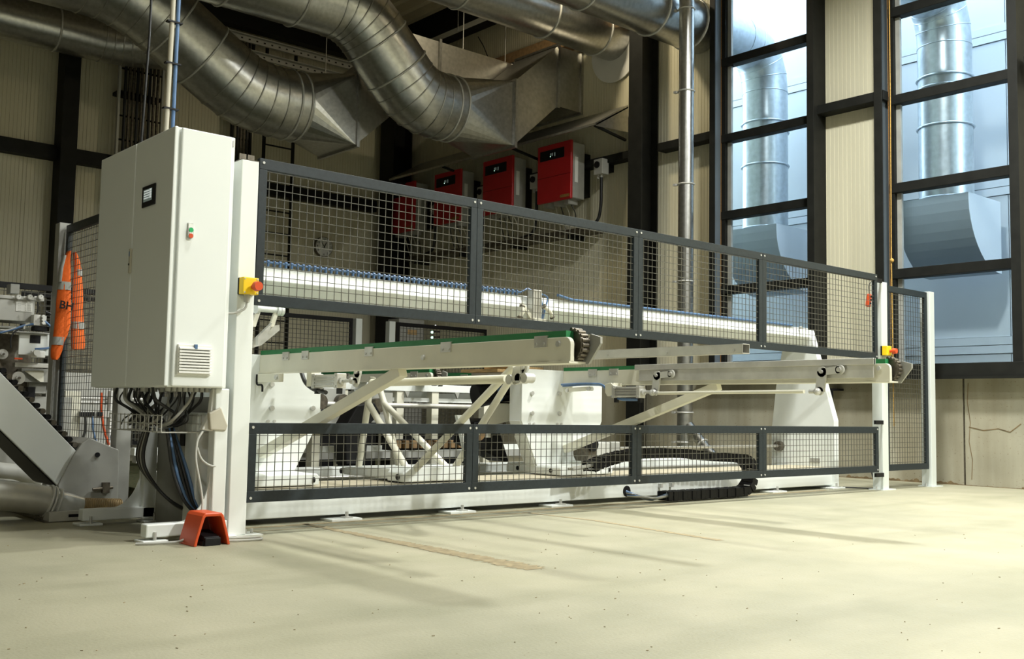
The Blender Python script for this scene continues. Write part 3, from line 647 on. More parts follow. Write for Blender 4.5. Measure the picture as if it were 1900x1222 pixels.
def arm(t, xa, y0, y1, zlo, zhi, clips, wd=.10, bolts=(), end=True):
    """belt arm: sheet channel, belt on top, clip plates, chain wheel at its nose; y1 is the nose end"""
    r = .028; prof = [(y0, zlo), (y0, zhi), (y1+r, zhi)]+[(y1+r-r*math.sin(a), zhi-r+r*math.cos(a)) for a in np.linspace(0.2, math.pi/2, 5)]+[(y1, zlo)]
    MB().prism(prof, 'X', xa, xa+.022).build('arm_side', 'cream', t, .0025)
    MB().prism(prof, 'X', xa+wd-.004, xa+wd).build('arm_far_side', 'cream', t)
    MB().box(xa-.006, xa+wd, y1, y0, zlo-.004, zlo+.004).build('arm_bottom', 'cream', t)
    MB().box(xa+.004, xa+wd-.005, y1+.03, y0, zhi-.01, zhi+.026).build('belt', 'belt', t)
    for yc, w, dz in clips:
        c = MB().box(xa-.006, xa, yc-w/2, yc+w/2, zhi-.038, zhi+.006).box(xa-.006, xa+.02, yc-w/2, yc+w/2, zhi+.006, zhi+.009).build('clip_plate', 'alu', t, .001)
        for s in (-.3, .3): MB().cyl((xa-.011, yc+s*w, zhi-.024), (xa-.005, yc+s*w, zhi-.024), .006, n=8).build('clip_bolt', 'chrome', c)
    for yb, zb in bolts: MB().cyl((xa-.010, yb, zb), (xa+.001, yb, zb), .013, n=6).build('hex_bolt', 'chrome', t)
    if end: sprocket_end(t, xa, y1+.035, zhi-.030)
def bell_crank(t, x, p, q, s, th=.012):
    """L lever: pivot p, roller q, lower pin s (y, z)"""
    m = MB()
    for a, b, w in ((p, q, .04), (p, s, .058)): m.bar((x, a[0], a[1]), (x, b[0], b[1]), w, th, (1, 0, 0))
    for a, r in ((p, .030), (q, .027), (s, .024)): m.cyl((x-th/2, *a), (x+th/2, *a), r, n=16)
    c = m.build('bell_crank', 'gbox', t)
    for a, r in ((p, .011), (q, .014), (s, .012)): MB().cyl((x-.018, *a), (x+.018, *a), r, n=10).build('pin', 'alu', c)
def air_cylinder(t, x, y0, y1, z, h=.085, w=.06):
    """tie-rod pneumatic cylinder along Y, rod towards y1 (the nose)"""
    L = y0-y1; c = MB().box(x-w/2+.004, x+w/2-.004, y1+.03, y0-.03, z-h/2+.006, z+h/2-.006).build('cylinder_barrel', 'alu', t, .004)
    for a, b in ((y0, y0-.032), (y1+.032, y1)): MB().box(x-w/2, x+w/2, b, a, z-h/2, z+h/2).build('cylinder_head', 'alu', c, .003)
    for dz in (-.018, 0, .018): MB().box(x-w/2-.001, x-w/2+.006, y1+.03, y0-.03, z+dz-.004, z+dz+.004).build('barrel_rib', 'galv', c)
    MB().cyl((x, y1, z), (x, y1-.018, z), .022, n=14).build('gland', 'chrome', c); MB().cyl((x, y1-.018, z), (x, y1-.09, z), .010, n=10).build('piston_rod', 'chrome', c)
    MB().sphere((x, y1-.10, z), .019).build('rod_eye', 'chrome', c)
    for yy in (y0-.016, y1+.016):
        for dz in (-1, 1): MB().cyl((x-w/2-.003, yy, z+dz*h*.36), (x-w/2+.002, yy, z+dz*h*.36), .006, n=8).build('tie_rod_nut', 'chrome', c)
    for yy in (y0-.02, y1+.02): MB().box(x-.012, x+.012, yy-.012, yy+.012, z-h/2-.03, z-h/2).build('air_fitting', 'blk', c)
    return c
def carriage(label, xa, clips, mir, bolts):
    t = thing('belt_arm_carriage', label, 'carriage', (xa, .8, .19), 'belt arm carriages')
    zb_, zt_ = .24, .935
    pts = [(xa-.40, zt_), (xa+.41, zt_), (xa+.41, .57), (xa+.24, zb_), (xa-.24, zb_), (xa-.40, .57)]
    MB().prism(pts, 'Y', .75, .766).build('column_plate', 'white', t, .003)
    for s in (-.40, .395): MB().box(xa+s, xa+s+.015, .766, .88, .57, zt_).build('plate_return', 'white', t)
    for s0, s1 in ((-.40, -.24), (.41, .24)): MB().bar((xa+s0, .82, .57), (xa+s1, .82, zb_), .11, .014, (1, 0, .5)).build('plate_return', 'white', t)
    # shoe that rides on the base beam
    MB().prism([(xa-.25, .195), (xa+.27, .195), (xa+.27, .245), (xa+.255, .26), (xa-.235, .26), (xa-.25, .245)], 'Y', .50, 1.08).build('shoe', 'white', t, .006)
    for x, y in ((xa-.251, .95), (xa-.251, .60), (xa+.23, .499)): MB().cyl((x-.004, y, .225), (x+.006, y, .225), .016, n=12).build('shoe_knob', 'blk', t)
    for x in (xa-.2, xa+.2): MB().cyl((x-.02, .56, .1885+.013), (x+.02, .56, .1885+.013), .013, n=12).build('roller', 'steel', t)
    # belt arm and its brace
    arm(t, xa, .75, -1.82, .832, .932, clips, bolts=[(-1.755, .905), (-.85, .875)])
    MB().bar((xa+.03, .745, .365), (xa+.03, -.64, .818), .05, .055).build('brace', 'cream', t, .004)
    for x, z in bolts:
        MB().cyl((x, .735, z), (x, .75, z), .016, n=6).build('hex_bolt', 'chrome', t)
        for s in (-.02, .02): MB().cyl((x+s, .74, z-.075), (x+s, .75, z-.075), .009, n=8).build('plate_screw', 'chrome', t) if z < .7 else None
    return t
XA, XB = .43, 2.863
ya = lambda u: at(u, 660, 'X', XA)[1]
yb_ = lambda u: at(u, 690, 'X', XB)[1]
cA = carriage('left belt-arm carriage whose long green-topped arm points out through the fence gap', XA, [(ya(531), .14*.5, 0), (ya(567), .07, 0), (ya(685), .07, 0), (ya(828), .075, 0), (ya(1004), .075, 0)], 1,
             [(at(505, 713, 'Y', .74)[0], at(505, 713, 'Y', .74)[2]), (at(505, 757, 'Y', .74)[0], at(505, 757, 'Y', .74)[2]), (at(581, 757, 'Y', .74)[0], at(581, 757, 'Y', .74)[2])])
cB = carriage('central belt-arm carriage with grey metal side cover on its arm', XB, [(yb_(1100), .085, 0), (yb_(1139), .085, 0)], -1,
             [(at(u, v, 'Y', .74)[0], at(u, v, 'Y', .74)[2]) for u, v in ((988, 729), (988, 766), (1039, 730), (1039, 767))])
# arm B: metal cover, bell cranks, push rod, cylinder (camera side)
XM = XB-.075
py = lambda u, v: (at(u, v, 'X', XM)[1], at(u, v, 'X', XM)[2])
yc0, yc1 = at(1178, 690, 'X', XB-.03)[1], at(1622, 690, 'X', XB-.03)[1]
MB().box(XB-.035, XB-.010, yc1, yc0, .925, .962).build('cover_top', 'alu', cB, .003)
MB().box(XB-.022, XB-.012, yc1+.01, yc0-.03, .853, .925).build('cover_side', 'alu', cB, .002)
MB().box(XB-.03, XB-.02, yc1, yc1+.012, .925, .962).build('cover_end', 'galv', cB)
for P in (((1214, 696), (1240, 693), (1210, 727)), ((1520, 689), (1553, 685), (1516, 725))):
    bell_crank(cB, XM+.03, *[py(*p) for p in P])
a, b = py(1222, 729), py(1492, 726)
MB().cyl((XM, *a), (XM, *b), .011, n=12).build('push_rod', 'cream', cB)
for a in (py(1210, 728), py(1516, 726)):
    MB().sphere((XM, *a), .022, 12).build('rod_eye', 'chrome', cB); MB().cyl((XM, a[0]+.05 if a[0] < -1 else a[0], a[1]), (XM, a[0] if a[0] < -1 else a[0]-.05, a[1]), .012, n=10).build('rod_nut', 'chrome', cB)
a0 = py(1140, 727); a1 = py(1192, 727)
air_cylinder(cB, XM, a0[0], a1[0], a0[1], .082, .06)
MB().prism([py(*p) for p in ((1126, 712), (1137, 710), (1143, 716), (1143, 732), (1130, 735), (1126, 728))], 'X', XM-.02, XM+.02).build('cylinder_mount', 'cream', cB, .004)
MB().box(XM-.01, XB, a0[0]-.0, a0[0]+.05, a0[1]+.02, .84).build('mount_arm', 'cream', cB)
MB().tube(fillet([(XM+.02, *py(1038, 713)), (XM+.02, *py(1080, 711)), (XM, *py(1118, 712)), (XM, *py(1132, 728)), (XM, *py(1142, 739)), (XM, *py(1188, 741))], .06), .007, 8).build('air_hose', 'blue', cB)
MB().tube(fillet([(XM+.035, *py(1038, 716)), (XM+.03, *py(1080, 713)), (XM+.02, *py(1116, 714)), (XM, *py(1130, 732)), (XM, *py(1150, 742)), (XM, *py(1186, 742))], .06), .006, 8).build('air_hose', 'blue', cB)
MB().bar((XM+.04, *py(1046, 723)), (XM+.04, *py(1090, 720)), .03, .028).build('pin_bracket', 'cream', cB)
for p in ((1048, 724), (1088, 721)): MB().cyl((XM+.015, *py(*p)), (XM+.06, *py(*p)), .014, n=12).build('pin', 'chrome', cB)
MB().box(XB-.46, XB-.02, .80, 1.25, .888, .911).build('board_rest', 'alu', cB, .003)
# arm A: cylinder and levers on the far side, seen below the arm
XN = XA+.16
pn = lambda u, v: (at(u, v, 'X', XN)[1], at(u, v, 'X', XN)[2])
a0, a1 = pn(586, 707), pn(634, 707)
air_cylinder(cA, XN, a0[0], a1[0], a0[1], .082, .06)
MB().box(XN-.03, XN+.02, a0[0], a0[0]+.05, a0[1]-.03, .84).build('cylinder_mount', 'cream', cA)
bell_crank(cA, XN, pn(664, 690), pn(664, 684), pn(660, 709))
bell_crank(cA, XN, pn(968, 680), pn(973, 680), pn(957, 703))
a, b = pn(690, 710), pn(940, 703)
MB().cyl((XN, *a), (XN, *b), .020, n=12).build('push_rod', 'cream', cA)
for p in ((950, 704), (967, 702), (978, 701)): MB().cyl((XN-.02, *pn(*p)), (XN+.03, *pn(*p)), .022, n=14).build('rod_eye', 'chrome', cA)
MB().prism([pn(*p) for p in ((958, 682), (972, 676), (970, 706), (955, 706))], 'X', XN-.02, XN-.008).build('lever_plate', 'alu', cA)
MB().tube(fillet([(XN, *pn(559, 690)), (XN, *pn(566, 710)), (XN, *pn(580, 722)), (XN, *pn(605, 728))], .08), .012, 8).build('air_hose', 'bcable', cA)
MB().box(XA-.03, XA+.0, ya(528), ya(488), .775, .822).build('junction_bar', 'cream', cA, .004)
MB().cyl((XA-.04, ya(524), .80), (XA-.03, ya(524), .80), .014, n=6).build('hex_bolt', 'chrome', cA)
MB().tube(fillet([(XA-.02, ya(484), .82), (XA-.02, ya(484), .76), (XA-.02, ya(495), .76), (XA-.02, ya(495), .72)], .02), .006, 6).build('hook', 'blk', cA)

# tubular truss carriage between them
cC = thing('truss_carriage', 'white tubular truss carriage on a low shoe between the two belt-arm carriages', 'carriage', (1.5, .8, .19))
xl, xr = 1.347, 1.677
X_ = lambda u, v, x: at(u, v, 'X', x)
MB().prism([(xl-.10, .195), (xr+.13, .195), (xr+.13, .25), (xr+.09, .285), (xl-.04, .285), (xl-.10, .25)], 'Y', .45, .62).build('shoe_front', 'white', cC, .008)
MB().prism([(.62, .205), (.62, .27), (1.0, .262), (1.18, .245), (1.2, .225), (1.15, .205)], 'X', xl-.08, xr+.05).build('shoe_tail', 'white', cC, .006)
MB().box(xl-.1, xr+.1, .50, .60, .1885, .197).build('slide_pad', 'blk', cC)
for x, y in ((xl-.102, .50), (xl-.082, 1.17)): MB().cyl((x-.006, y, .225), (x+.006, y, .225), .018, n=12).build('shoe_knob', 'blk', cC)
for nm, P in (('a', [X_(665, 871, xl), X_(683, 747, xl), X_(685, 727, xl), X_(692, 700, xl)]), ('b', [X_(683, 747, xl), X_(759, 876, xl)]), ('e', [X_(760, 881, xl), X_(955, 678, xl)]),
              ('c', [X_(741, 868, xr), X_(713, 748, xr), X_(703, 715, xr)]), ('d', [X_(713, 748, xr), X_(839, 877, xr)]), ('f', [X_(839, 875, xr), X_(943, 709, xr), X_(958, 684, xr)])):
    MB().tube(P, .0215, 14).build('truss_tube', 'cream', cC)
MB().box(xl-.03, xl+.03, -.5, 1.45, .93, .965).build('upper_rail', 'cream', cC); MB().box(xr-.03, xr+.03, -.2, 1.5, .93, .965).build('upper_rail', 'cream', cC)
xz = 1.66
zb0, zb1 = at(1388, 656, 'Y', -1.75)[2], at(1388, 638, 'Y', -1.75)[2]
x0 = at(1378, 650, 'Y', -1.75)[0]
bar = MB(); w = .055
for A in ((x0, x0+.003, zb0, zb1), (x0+w-.003, x0+w, zb0, zb1), (x0, x0+w, zb0, zb0+.003), (x0, x0+w, zb1-.003, zb1)): bar.box(A[0], A[1], -1.75, 1.3, A[2], A[3])
bb = bar.build('lifter_tube', 'alu', cC, .0015)
for u in (1127, 1237, 1362): p = at(u, 655, 'X', x0); MB().cyl((x0-.005, p[1], (zb0+zb1)/2-.006), (x0, p[1], (zb0+zb1)/2-.006), .007, n=8).build('rivet', 'chrome', bb)
MB().bar((x0+.02, -.62, zb1+.004), (x0+.06, -.50, zb1+.012), .02, .008).build('end_tab', 'galv', bb)

# ================================================================== ENERGY CHAIN
ec = thing('cable_chain', 'black cable drag chain looping from the carriage foot down to the floor', 'cable chain', (4.2, .24, 0))
YC = .235
pc = lambda u, v: Vector((at(u, v, 'Y', YC)[0], 0, at(u, v, 'Y', YC)[2]))
xr_ = at(1393, 870, 'Y', YC)[0]
zbt, ztp = .045, at(1330, 851, 'Y', YC)[2]; R = (ztp-zbt)/2; cxl = xr_-R
P = [pc(1092, 866), pc(1118, 855), pc(1150, 846), pc(1180, 841), pc(1225, 839), pc(1270, 841), pc(1310, 846)]
P += [Vector((cxl+R*math.sin(a), 0, zbt+R+R*math.cos(a))) for a in np.linspace(.0, math.pi, 9)]
P += [Vector((at(1222, 920, 'Y', YC)[0], 0, zbt))]
# resample
Q = []; acc = 0; step = .052; Q.append(P[0])
for p, q in zip(P, P[1:]):
    L_ = (q-p).length; s = step-acc
    while s <= L_: Q.append(p.lerp(q, s/L_)); s += step
    acc = (acc+L_) % step if True else 0
    acc = L_-(s-step)
hb = .033; odd = 0
for p, q in zip(Q, Q[1:]):
    d = (q-p).normalized(); nrm = Vector((-d.z, 0, d.x)); m = MB()
    odd = 1-odd
    for yy in (-.055-.004*odd, .047+.004*odd): m.bar(Vector((p.x, YC+yy+.004, p.z))+d*.001, Vector((q.x, YC+yy+.004, q.z))-d*.005, .008, .060+.008*odd, nrm)
    for s in (-1, 1):
        c = (p+q)/2+nrm*s*.031; m.bar(Vector((c.x, YC-.055, c.z)), Vector((c.x, YC+.055, c.z)), .026, .005, nrm)
    m.build('chain_link', 'blk', ec)
E_ = Q[-1]; H = at(1163, 913, 'Y', .39)
for k in range(5):
    MB().tube(fillet([(H[0]+.004*k, .40, .075-.008*k), (H[0]+.07, .33-.012*k, .04), (E_.x-.10, YC+.03-.012*k, .016+.004*k), (E_.x+.08, YC+.03-.014*k, .05)], .12), .009, 8).build('cable', ['blue', 'cable', 'bcable', 'blue', 'cable'][k], ec)
for k in range(3): MB().tube([tuple((P[0]+Vector((-.18, YC+.01-.02*k, -.01)))), tuple(P[0]+Vector((0, YC+.01-.02*k, .01))), tuple(P[1]+Vector((0, YC+.01-.02*k, 0)))], .009, 8).build('cable', ['cable', 'beige', 'cable'][k], ec)
gm = thing('gear_motor', 'grey gear motor with terminal box beside the central carriage foot', 'motor', (3.35, .62, .26))
g0 = at(1085, 855, 'Y', .6); g1 = at(1142, 820, 'Y', .6)
MB().box(g0[0]+.08, g1[0]-.10, .56, .70, g0[2]+.03, g1[2]+.0).build('terminal_box', 'gbox', gm, .006); MB().box(g1[0]-.10, g1[0], .55, .72, g0[2]+.05, g1[2]+.005).build('gear_housing', 'mgrey', gm, .008)
MB().cyl((g0[0]-.0, .64, g0[2]+.06), (g0[0]+.1, .64, g0[2]+.06), .08, n=20).build('motor_body', 'steel', gm); MB().cyl((g0[0]+.04, .55, g0[2]+.12), (g0[0]+.04, .6, g0[2]+.12), .05, n=16).build('fan_cap', 'blk', gm)
MB().box(g0[0]-.02, g1[0]-.05, .52, .74, .25, .285).build('mount_plate', 'white', gm)
# ================================================================== REAR HALF OF THE MACHINE
rt = thing('infeed_table', 'white steel infeed table standing behind the truss carriage', 'table', (3, 2.8, 0))
xT = lambda u, y=2.7: at(u, 760, 'Y', y)[0]
MB().box(xT(560), xT(912), 2.65, 2.75, .79, .855).build('top_beam', 'white', rt, .004); MB().box(xT(560), xT(905), 2.70, 2.75, .70, .735).build('lower_strip', 'white', rt)
for u in (576, 626, 731, 796, 893): MB().box(xT(u), xT(u)+.075, 2.66, 2.74, 0, .79).build('leg', 'cream', rt, .003)
for u in (576, 731, 893): MB().box(xT(u), xT(u)+.075, 4.3, 4.38, 0, .79).build('leg', 'cream', rt, .003)
MB().box(xT(560), xT(912), 4.3, 4.38, .72, .79).build('rear_beam', 'white', rt)
MB().box(.6, 5.6, 3.0, 3.08, .255, .31).build('white_rail', 'white', rt); MB().box(.6, 5.6, 2.96, 3.04, .20, .255).build('grey_rail', 'mgrey', rt)
for u in (731, 796, 893): MB().box(xT(u), xT(u)+.075, 2.74, 4.3, .72, .79).build('cross_bar', 'white', rt)
for u in (742, 835): MB().prism([(xT(u), .79), (xT(u)+.05, .79), (xT(u)+.03, .735)], 'Y', 2.63, 2.65).build('gusset', 'mgrey', rt)
MB().cyl((xT(595, 2.5), 2.5, .665), (xT(890, 2.5), 2.5, .665), .022, n=12).build('drive_shaft', 'alu', rt)
MB().box(xT(600, 2.52), xT(640, 2.52), 2.52, 2.54, .50, .79).build('bearing_plate', 'mgrey', rt); MB().box(xT(690, 2.52), xT(728, 2.52), 2.52, 2.54, .52, .77).build('bearing_plate', 'mgrey', rt)
for u, v in ((598, 745), (705, 752), (640, 745)): p = at(u, v, 'Y', 2.48); MB().cyl((p[0]-.02, 2.46, p[2]), (p[0]-.02, 2.52, p[2]), .06, n=16).build('bearing_hub', 'steel', rt)
for u0, u1, z1 in ((592, 652, .62), (655, 700, .55), (752, 900, .46)): MB().box(xT(u0, 3.3), xT(u1, 3.3), 3.3, 3.7, .05, z1).build('drive_housing', 'blk', rt, .01)
bl = MB().box(xT(730, 2.3), xT(905, 2.3), 2.3, 2.45, .30, .385).build('slat_belt', 'blk', rt)
for k in range(13):
    x = xT(733, 2.3)+(xT(900, 2.3)-xT(733, 2.3))*k/12; MB().box(x, x+.045, 2.26, 2.36, .315, .38).build('belt_block', 'brown', rt, .004)
for u, y1, lab in ((800, 1.62, 'short green-topped belt arm ending in a chain wheel behind the left brace'), (893, 1.75, 'green-topped belt arm in the rear, partly under the wooden boards')):
    x = at(u, 700, 'Y', y1)[0]; t = thing('rear_belt_arm', lab, 'belt arm', (x, 2.2, .8), 'rear belt arms')
    arm(t, x, 4.35, y1, .857, .918, [(y1+.22, .09, 0), (y1+1.2, .09, 0)], bolts=[(y1+.05, .895)])
bd = [at(877, 687, 'Y', 1.25), at(988, 690, 'Y', 1.0)]
x0b = bd[0][0]
o = MB().box(2.36, 2.84, .90, 1.32, .912, .934).build('wooden_board', 'wood', None, .002); tag(o, 'raw wooden board lying on the central carriage plate beneath the belt arm', 'board', 'wooden boards')
o = MB().bar((2.44, 1.0, .947), (2.80, 1.04, .949), .26, .02).build('wooden_board', 'wood', None, .002); tag(o, 'upper short wooden board crossing on top of the other board', 'board', 'wooden boards')
mt = thing('electric_motor', 'black finned electric motor on a white bracket left of the central carriage plate', 'motor', (2.35, 1.15, .6))
p0, p1 = at(898, 730, 'Y', 1.1), at(968, 722, 'Y', 1.1)
MB().cyl((p0[0], 1.2, p0[2]-.02), (p0[0]+.14, 1.17, p0[2]+.01), .085, n=20).build('fan_cowl', 'blk', mt); MB().cyl((p0[0]+.14, 1.17, p0[2]+.01), (p0[0]+.19, 1.16, p0[2]+.015), .08, n=20).build('end_shield', 'blue', mt)
MB().cyl((p0[0]+.19, 1.16, p0[2]+.015), (p1[0]+.05, 1.12, p1[2]+.0), .075, n=20).build('motor_body', 'blk', mt)
for k in range(5): MB().box(p0[0]+.20, p1[0]+.04, 1.075, 1.09, p1[2]-.05+.025*k, p1[2]-.044+.025*k).build('cooling_fin', 'blk', mt)
MB().prism([(p0[0]+.02, .52), (p1[0]+.06, .60), (p1[0]+.06, .70), (p0[0]+.10, .70)], 'Y', 1.08, 1.10).build('bracket_plate', 'cream', mt); MB().box(p0[0]+.1, p1[0]+.06, 1.08, 1.3, .69, .70).build('bracket_shelf', 'cream', mt)
MB().tube([at(931, 770, 'Y', 1.1), at(940, 800, 'Y', 1.1)], .012, 8).build('drive_chain', 'steel', mt)
db = thing('drive_box', 'black drive housing with white label left of the central carriage plate', 'machine part', (2.6, 1.12, .26))
MB().prism([(at(938, 840, 'Y', 1.1)[0], .262), (2.66, .262), (2.56, .50), (2.45, .58), (2.32, .55), (2.28, .40)], 'Y', 1.10, 1.30).build('housing', 'blk', db, .01)
MB().box(2.42, 2.47, 1.092, 1.10, .44, .53).build('label_plate', 'label', db); MB().cyl((2.34, 1.06, .47), (2.34, 1.10, .47), .05, n=16).build('pulley', 'brown', db)
MB().prism([(2.20, .26), (2.32, .26), (2.20, .60), (2.10, .60)], 'Y', 1.02, 1.05).build('slanted_plate', 'white', db)
dh = thing('black_gearbox', 'black gearbox standing behind the tubular truss', 'machine part', (1.75, 1.62, .0))
MB().prism([(1.52, .24), (1.68, .24), (1.70, .52), (1.80, .60), (1.74, .68), (1.60, .66), (1.50, .50)], 'Y', 1.52, 1.68).build('housing', 'blk', dh, .01); MB().box(1.54, 1.66, 1.53, 1.67, .0, .24).build('pedestal', 'blk', dh)
cp = thing('indicator_panel', 'pale panel with white and green indicator lights behind the rear fence', 'control panel', (6.9, 8.2, 0))
xa_, xb_ = at(740, 620, 'Y', 8.2)[0], 7.05
MB().box(xa_, xb_, 8.2, 8.5, 0, 2.0).build('housing', 'mgrey', cp, .01)
for u, v, m in ((808, 605, 'ledw'), (802, 616, 'ledg'), (802, 626, 'ledg')): p = at(u, v, 'Y', 8.19); MB().cyl((p[0], 8.185, p[2]), (p[0], 8.2, p[2]), .02, n=10).build('indicator_light', m, cp)
for u in (807, 811, 815):
    for v in (615, 625): p = at(u, v, 'Y', 8.19); MB().cyl((p[0], 8.185, p[2]), (p[0], 8.2, p[2]), .015, n=8).build('push_button', 'blk', cp)
p, q = at(757, 611, 'Y', 8.19), at(774, 621, 'Y', 8.19); MB().box(p[0], q[0], 8.19, 8.2, q[2], p[2]).build('type_plate', 'wood', cp)

# ================================================================== LEFT: INCLINED CONVEYOR, PNEUMATIC HEAD, HOSE
YI = 1.43
ic = thing('inclined_conveyor', 'grey-white inclined chain conveyor sloping down to the floor at the left edge', 'conveyor', (-.4, YI+.2, 0))
I_ = lambda u, v, y=YI: (at(u, v, 'Y', y)[0], at(u, v, 'Y', y)[2])
ul = I_(140, 835); sl = (I_(140, 835)[1]-I_(0, 690)[1])/(I_(140, 835)[0]-I_(0, 690)[0])
ext = lambda p, d: (p[0]-d, p[1]-sl*d)
MB().prism([ext(I_(0, 690), .8), I_(148, 843), I_(108, 902), ext(I_(0, 802), .8)], 'Y', YI, YI+.02).build('side_panel', 'white', ic, .004)
MB().prism([ext(I_(0, 690), .8), I_(148, 843), I_(108, 902), ext(I_(0, 802), .8)], 'Y', YI+.40, YI+.42).build('far_side_panel', 'white', ic)
MB().prism([ext(I_(0, 802), .8), I_(108, 902), (I_(108, 902)[0]-.02, I_(108, 902)[1]+.01), ext(I_(0, 795), .8)], 'Y', YI+.02, YI+.4).build('belly_sheet', 'blk', ic)
MB().prism([I_(134, 845), I_(150, 822), I_(165, 812), I_(172, 815), I_(218, 834), I_(217, 926), (I_(217, 926)[0], 0.0), (I_(112, 900)[0], 0.0), I_(106, 899)], 'Y', YI-.02, YI).build('foot_panel', 'mgrey', ic, .004)  # white foot painted grey; the shadow on it is put into the colour
MB().prism([I_(150, 822), I_(165, 812), I_(172, 815), I_(218, 834), I_(217, 926), I_(120, 905)], 'Y', YI, YI+.40).build('foot_box', 'mgrey', ic)  # greyed with the same painted shade as the panel
p = I_(178, 843); MB().cyl((p[0], YI-.03, p[1]), (p[0], YI-.02, p[1]), .014, n=12).build('lock_knob', 'blk', ic)
p, q = I_(168, 907), I_(205, 903); MB().cyl((p[0], YI-.035, p[1]), (q[0], YI-.035, q[1]), .010, n=8).build('hinge_rod', 'steel', ic); MB().box(q[0]-.06, q[0]-.02, YI-.045, YI-.02, q[1]-.03, q[1]+.03).build('hinge_block', 'steel', ic)
a, b = Vector((I_(0, 682)[0]-.6, YI+.1, I_(0, 682)[1]-sl*.6)), Vector((I_(142, 829)[0], YI+.1, I_(142, 829)[1]))
n = 34
for k in range(n):
    c = a.lerp(b, k/(n-1)); MB().cyl((c.x, YI+.02, c.z+.012), (c.x, YI+.38, c.z+.012), .016, n=8).build('chain_roller', 'steel' if k % 2 else 'blk', ic)
# suction pipe on the floor
sp = thing('suction_pipe', 'shiny steel suction pipe with flexible brown hose lying on the floor at the left', 'pipe', (-.5, 1.2, 0))
yS = 1.2
S_ = lambda u, v, y=yS: Vector(at(u, v, 'Y', y))
MB().tube([S_(0, 918)+Vector((-.5, 0, .06)), S_(0, 918), S_(50, 923), S_(90, 930)], .080, 24).build('pipe', 'alu', sp); MB().tube([S_(90, 930), S_(108, 933), S_(152, 937)], [.077, .07, .046], 24).build('reducer', 'chrome', sp)
for u, v, r in ((88, 929, .083), (94, 931, .083), (104, 932, .073)): MB().ring(S_(u, v), S_(104, 933)-S_(88, 929), r, .008, 24).build('clamp', 'chrome', sp)
MB().box(*sum(([c-.012, c+.012] for c in S_(92, 908)), [])).build('clamp_lock', 'chrome', sp)
a, b = S_(152, 937), S_(222, 938); n = 22
MB().tube([a, b], .036, 16).build('flexible_hose', 'ochre', sp)
for k in range(n): MB().ring(a.lerp(b, k/(n-1)), b-a, .037, .005, 18).build('hose_rib', 'ochre', sp)
MB().tube([Vector(at(-40, 868, 'Y', 3.1)), Vector(at(30, 875, 'Y', 3.1)), Vector(at(75, 890, 'Y', 3.1))], .055, 16).build('rear_pipe', 'gbox', sp)
ch = thing('slotted_channel', 'slotted galvanised channels lying on the floor beside the suction pipe', 'channel', (-.6, 1.75, 0))
a, b = at(85, 968, 'Z', 0.0), at(225, 948, 'Z', 0.0)
MB().bar((a[0], a[1], .03), (b[0]+.2, a[1], .03), .10, .05).build('channel', 'alu', ch); MB().bar((a[0], a[1]+.1, .06), (b[0]+.2, a[1]+.1, .06), .08, .02).build('channel_strip', 'alu', ch)
c, d = at(0, 935, 'Z', 0.0), at(88, 966, 'Z', 0.0); MB().bar((d[0], d[1], .03), (d[0]+.0, d[1]+1.6, .03), .06, .055).build('channel', 'steel', ch)
for k in range(9): MB().box(d[0]-.034, d[0]-.030, d[1]+.05+.16*k, d[1]+.12+.16*k, .024, .04).build('slot', 'blk', ch)
for k in range(5): MB().box(a[0]+.1+.14*k, a[0]+.17+.14*k, a[1]-.053, a[1]-.05, .024, .04).build('slot', 'blk', ch)
MB().box(a[0]-.02, b[0]+.2, a[1]-.04, a[1]+.14, 0, .006).build('pallet_strip', 'steel', ch)
# pneumatic machine head
ph = thing('pneumatic_machine', 'grey pneumatic machine head with gauges and hoses at the left edge', 'machine', (-.2, 3.3, 0))
yP = 3.2
G = lambda u, v, y=yP: at(u, v, 'Y', y)
def pbox(nm, u0, v0, u1, v1, y, d, m, bev=.003, par=None):
    p, q = G(u0, v0, y), G(u1, v1, y); return MB().box(p[0], q[0], y, y+d, q[2], p[2]).build(nm, m, par or ph, bev)
vb = pbox('valve_box', -60, 545, 63, 597, yP, .3, 'gbox'); pbox('gauge_rail', -40, 543, 82, 559, yP-.01, .1, 'gbox'); pbox('top_unit', 20, 526, 36, 545, yP+.05, .1, 'mgrey')
for u in (34, 55, 75):
    p = G(u, 551, yP-.02); gg = MB().cyl((p[0], yP-.035, p[2]), (p[0], yP-.01, p[2]), .019, n=20).build('pressure_gauge', 'chrome', ph); MB().cyl((p[0], yP-.0365, p[2]), (p[0], yP-.035, p[2]), .015, n=18).build('gauge_dial', 'label', gg); MB().bar((p[0], yP-.0375, p[2]), (p[0]+.006, yP-.0375, p[2]+.010), .002, .001, (0, 1, 0)).build('gauge_needle', 'blk', gg)
    pbox('tag', u-11, 549, u-5, 553, yP-.012, .002, 'label', 0)
lb = pbox('type_plate', 30, 560, 60, 579, yP-.003, .003, 'label', 0)
for k in range(5):
    for u0, u1 in ((33, 39), (46, 48), (51, 57)): p, q = G(u0, 563+3*k), G(u1, 564+3*k); MB().box(p[0], q[0], yP-.0045, yP-.003, q[2], p[2]).build('print_line', 'gbox', lb)
pbox('under_rail', -60, 600, 75, 612, yP+.05, .15, 'white'); pbox('clamp_bracket', 36, 617, 90, 660, yP-.05, .02, 'white', .004); pbox('bracket_window', 56, 621, 75, 637, yP-.053, .004, 'blk', .002)
pbox('bracket_top', 24, 613, 92, 620, yP-.08, .12, 'mgrey'); pbox('black_block', 64, 604, 88, 614, yP-.06, .08, 'blk'); pbox('valve_island', 63, 583, 75, 604, yP-.06, .08, 'label'); pbox('fitting_block', 76, 585, 86, 602, yP-.05, .06, 'label')
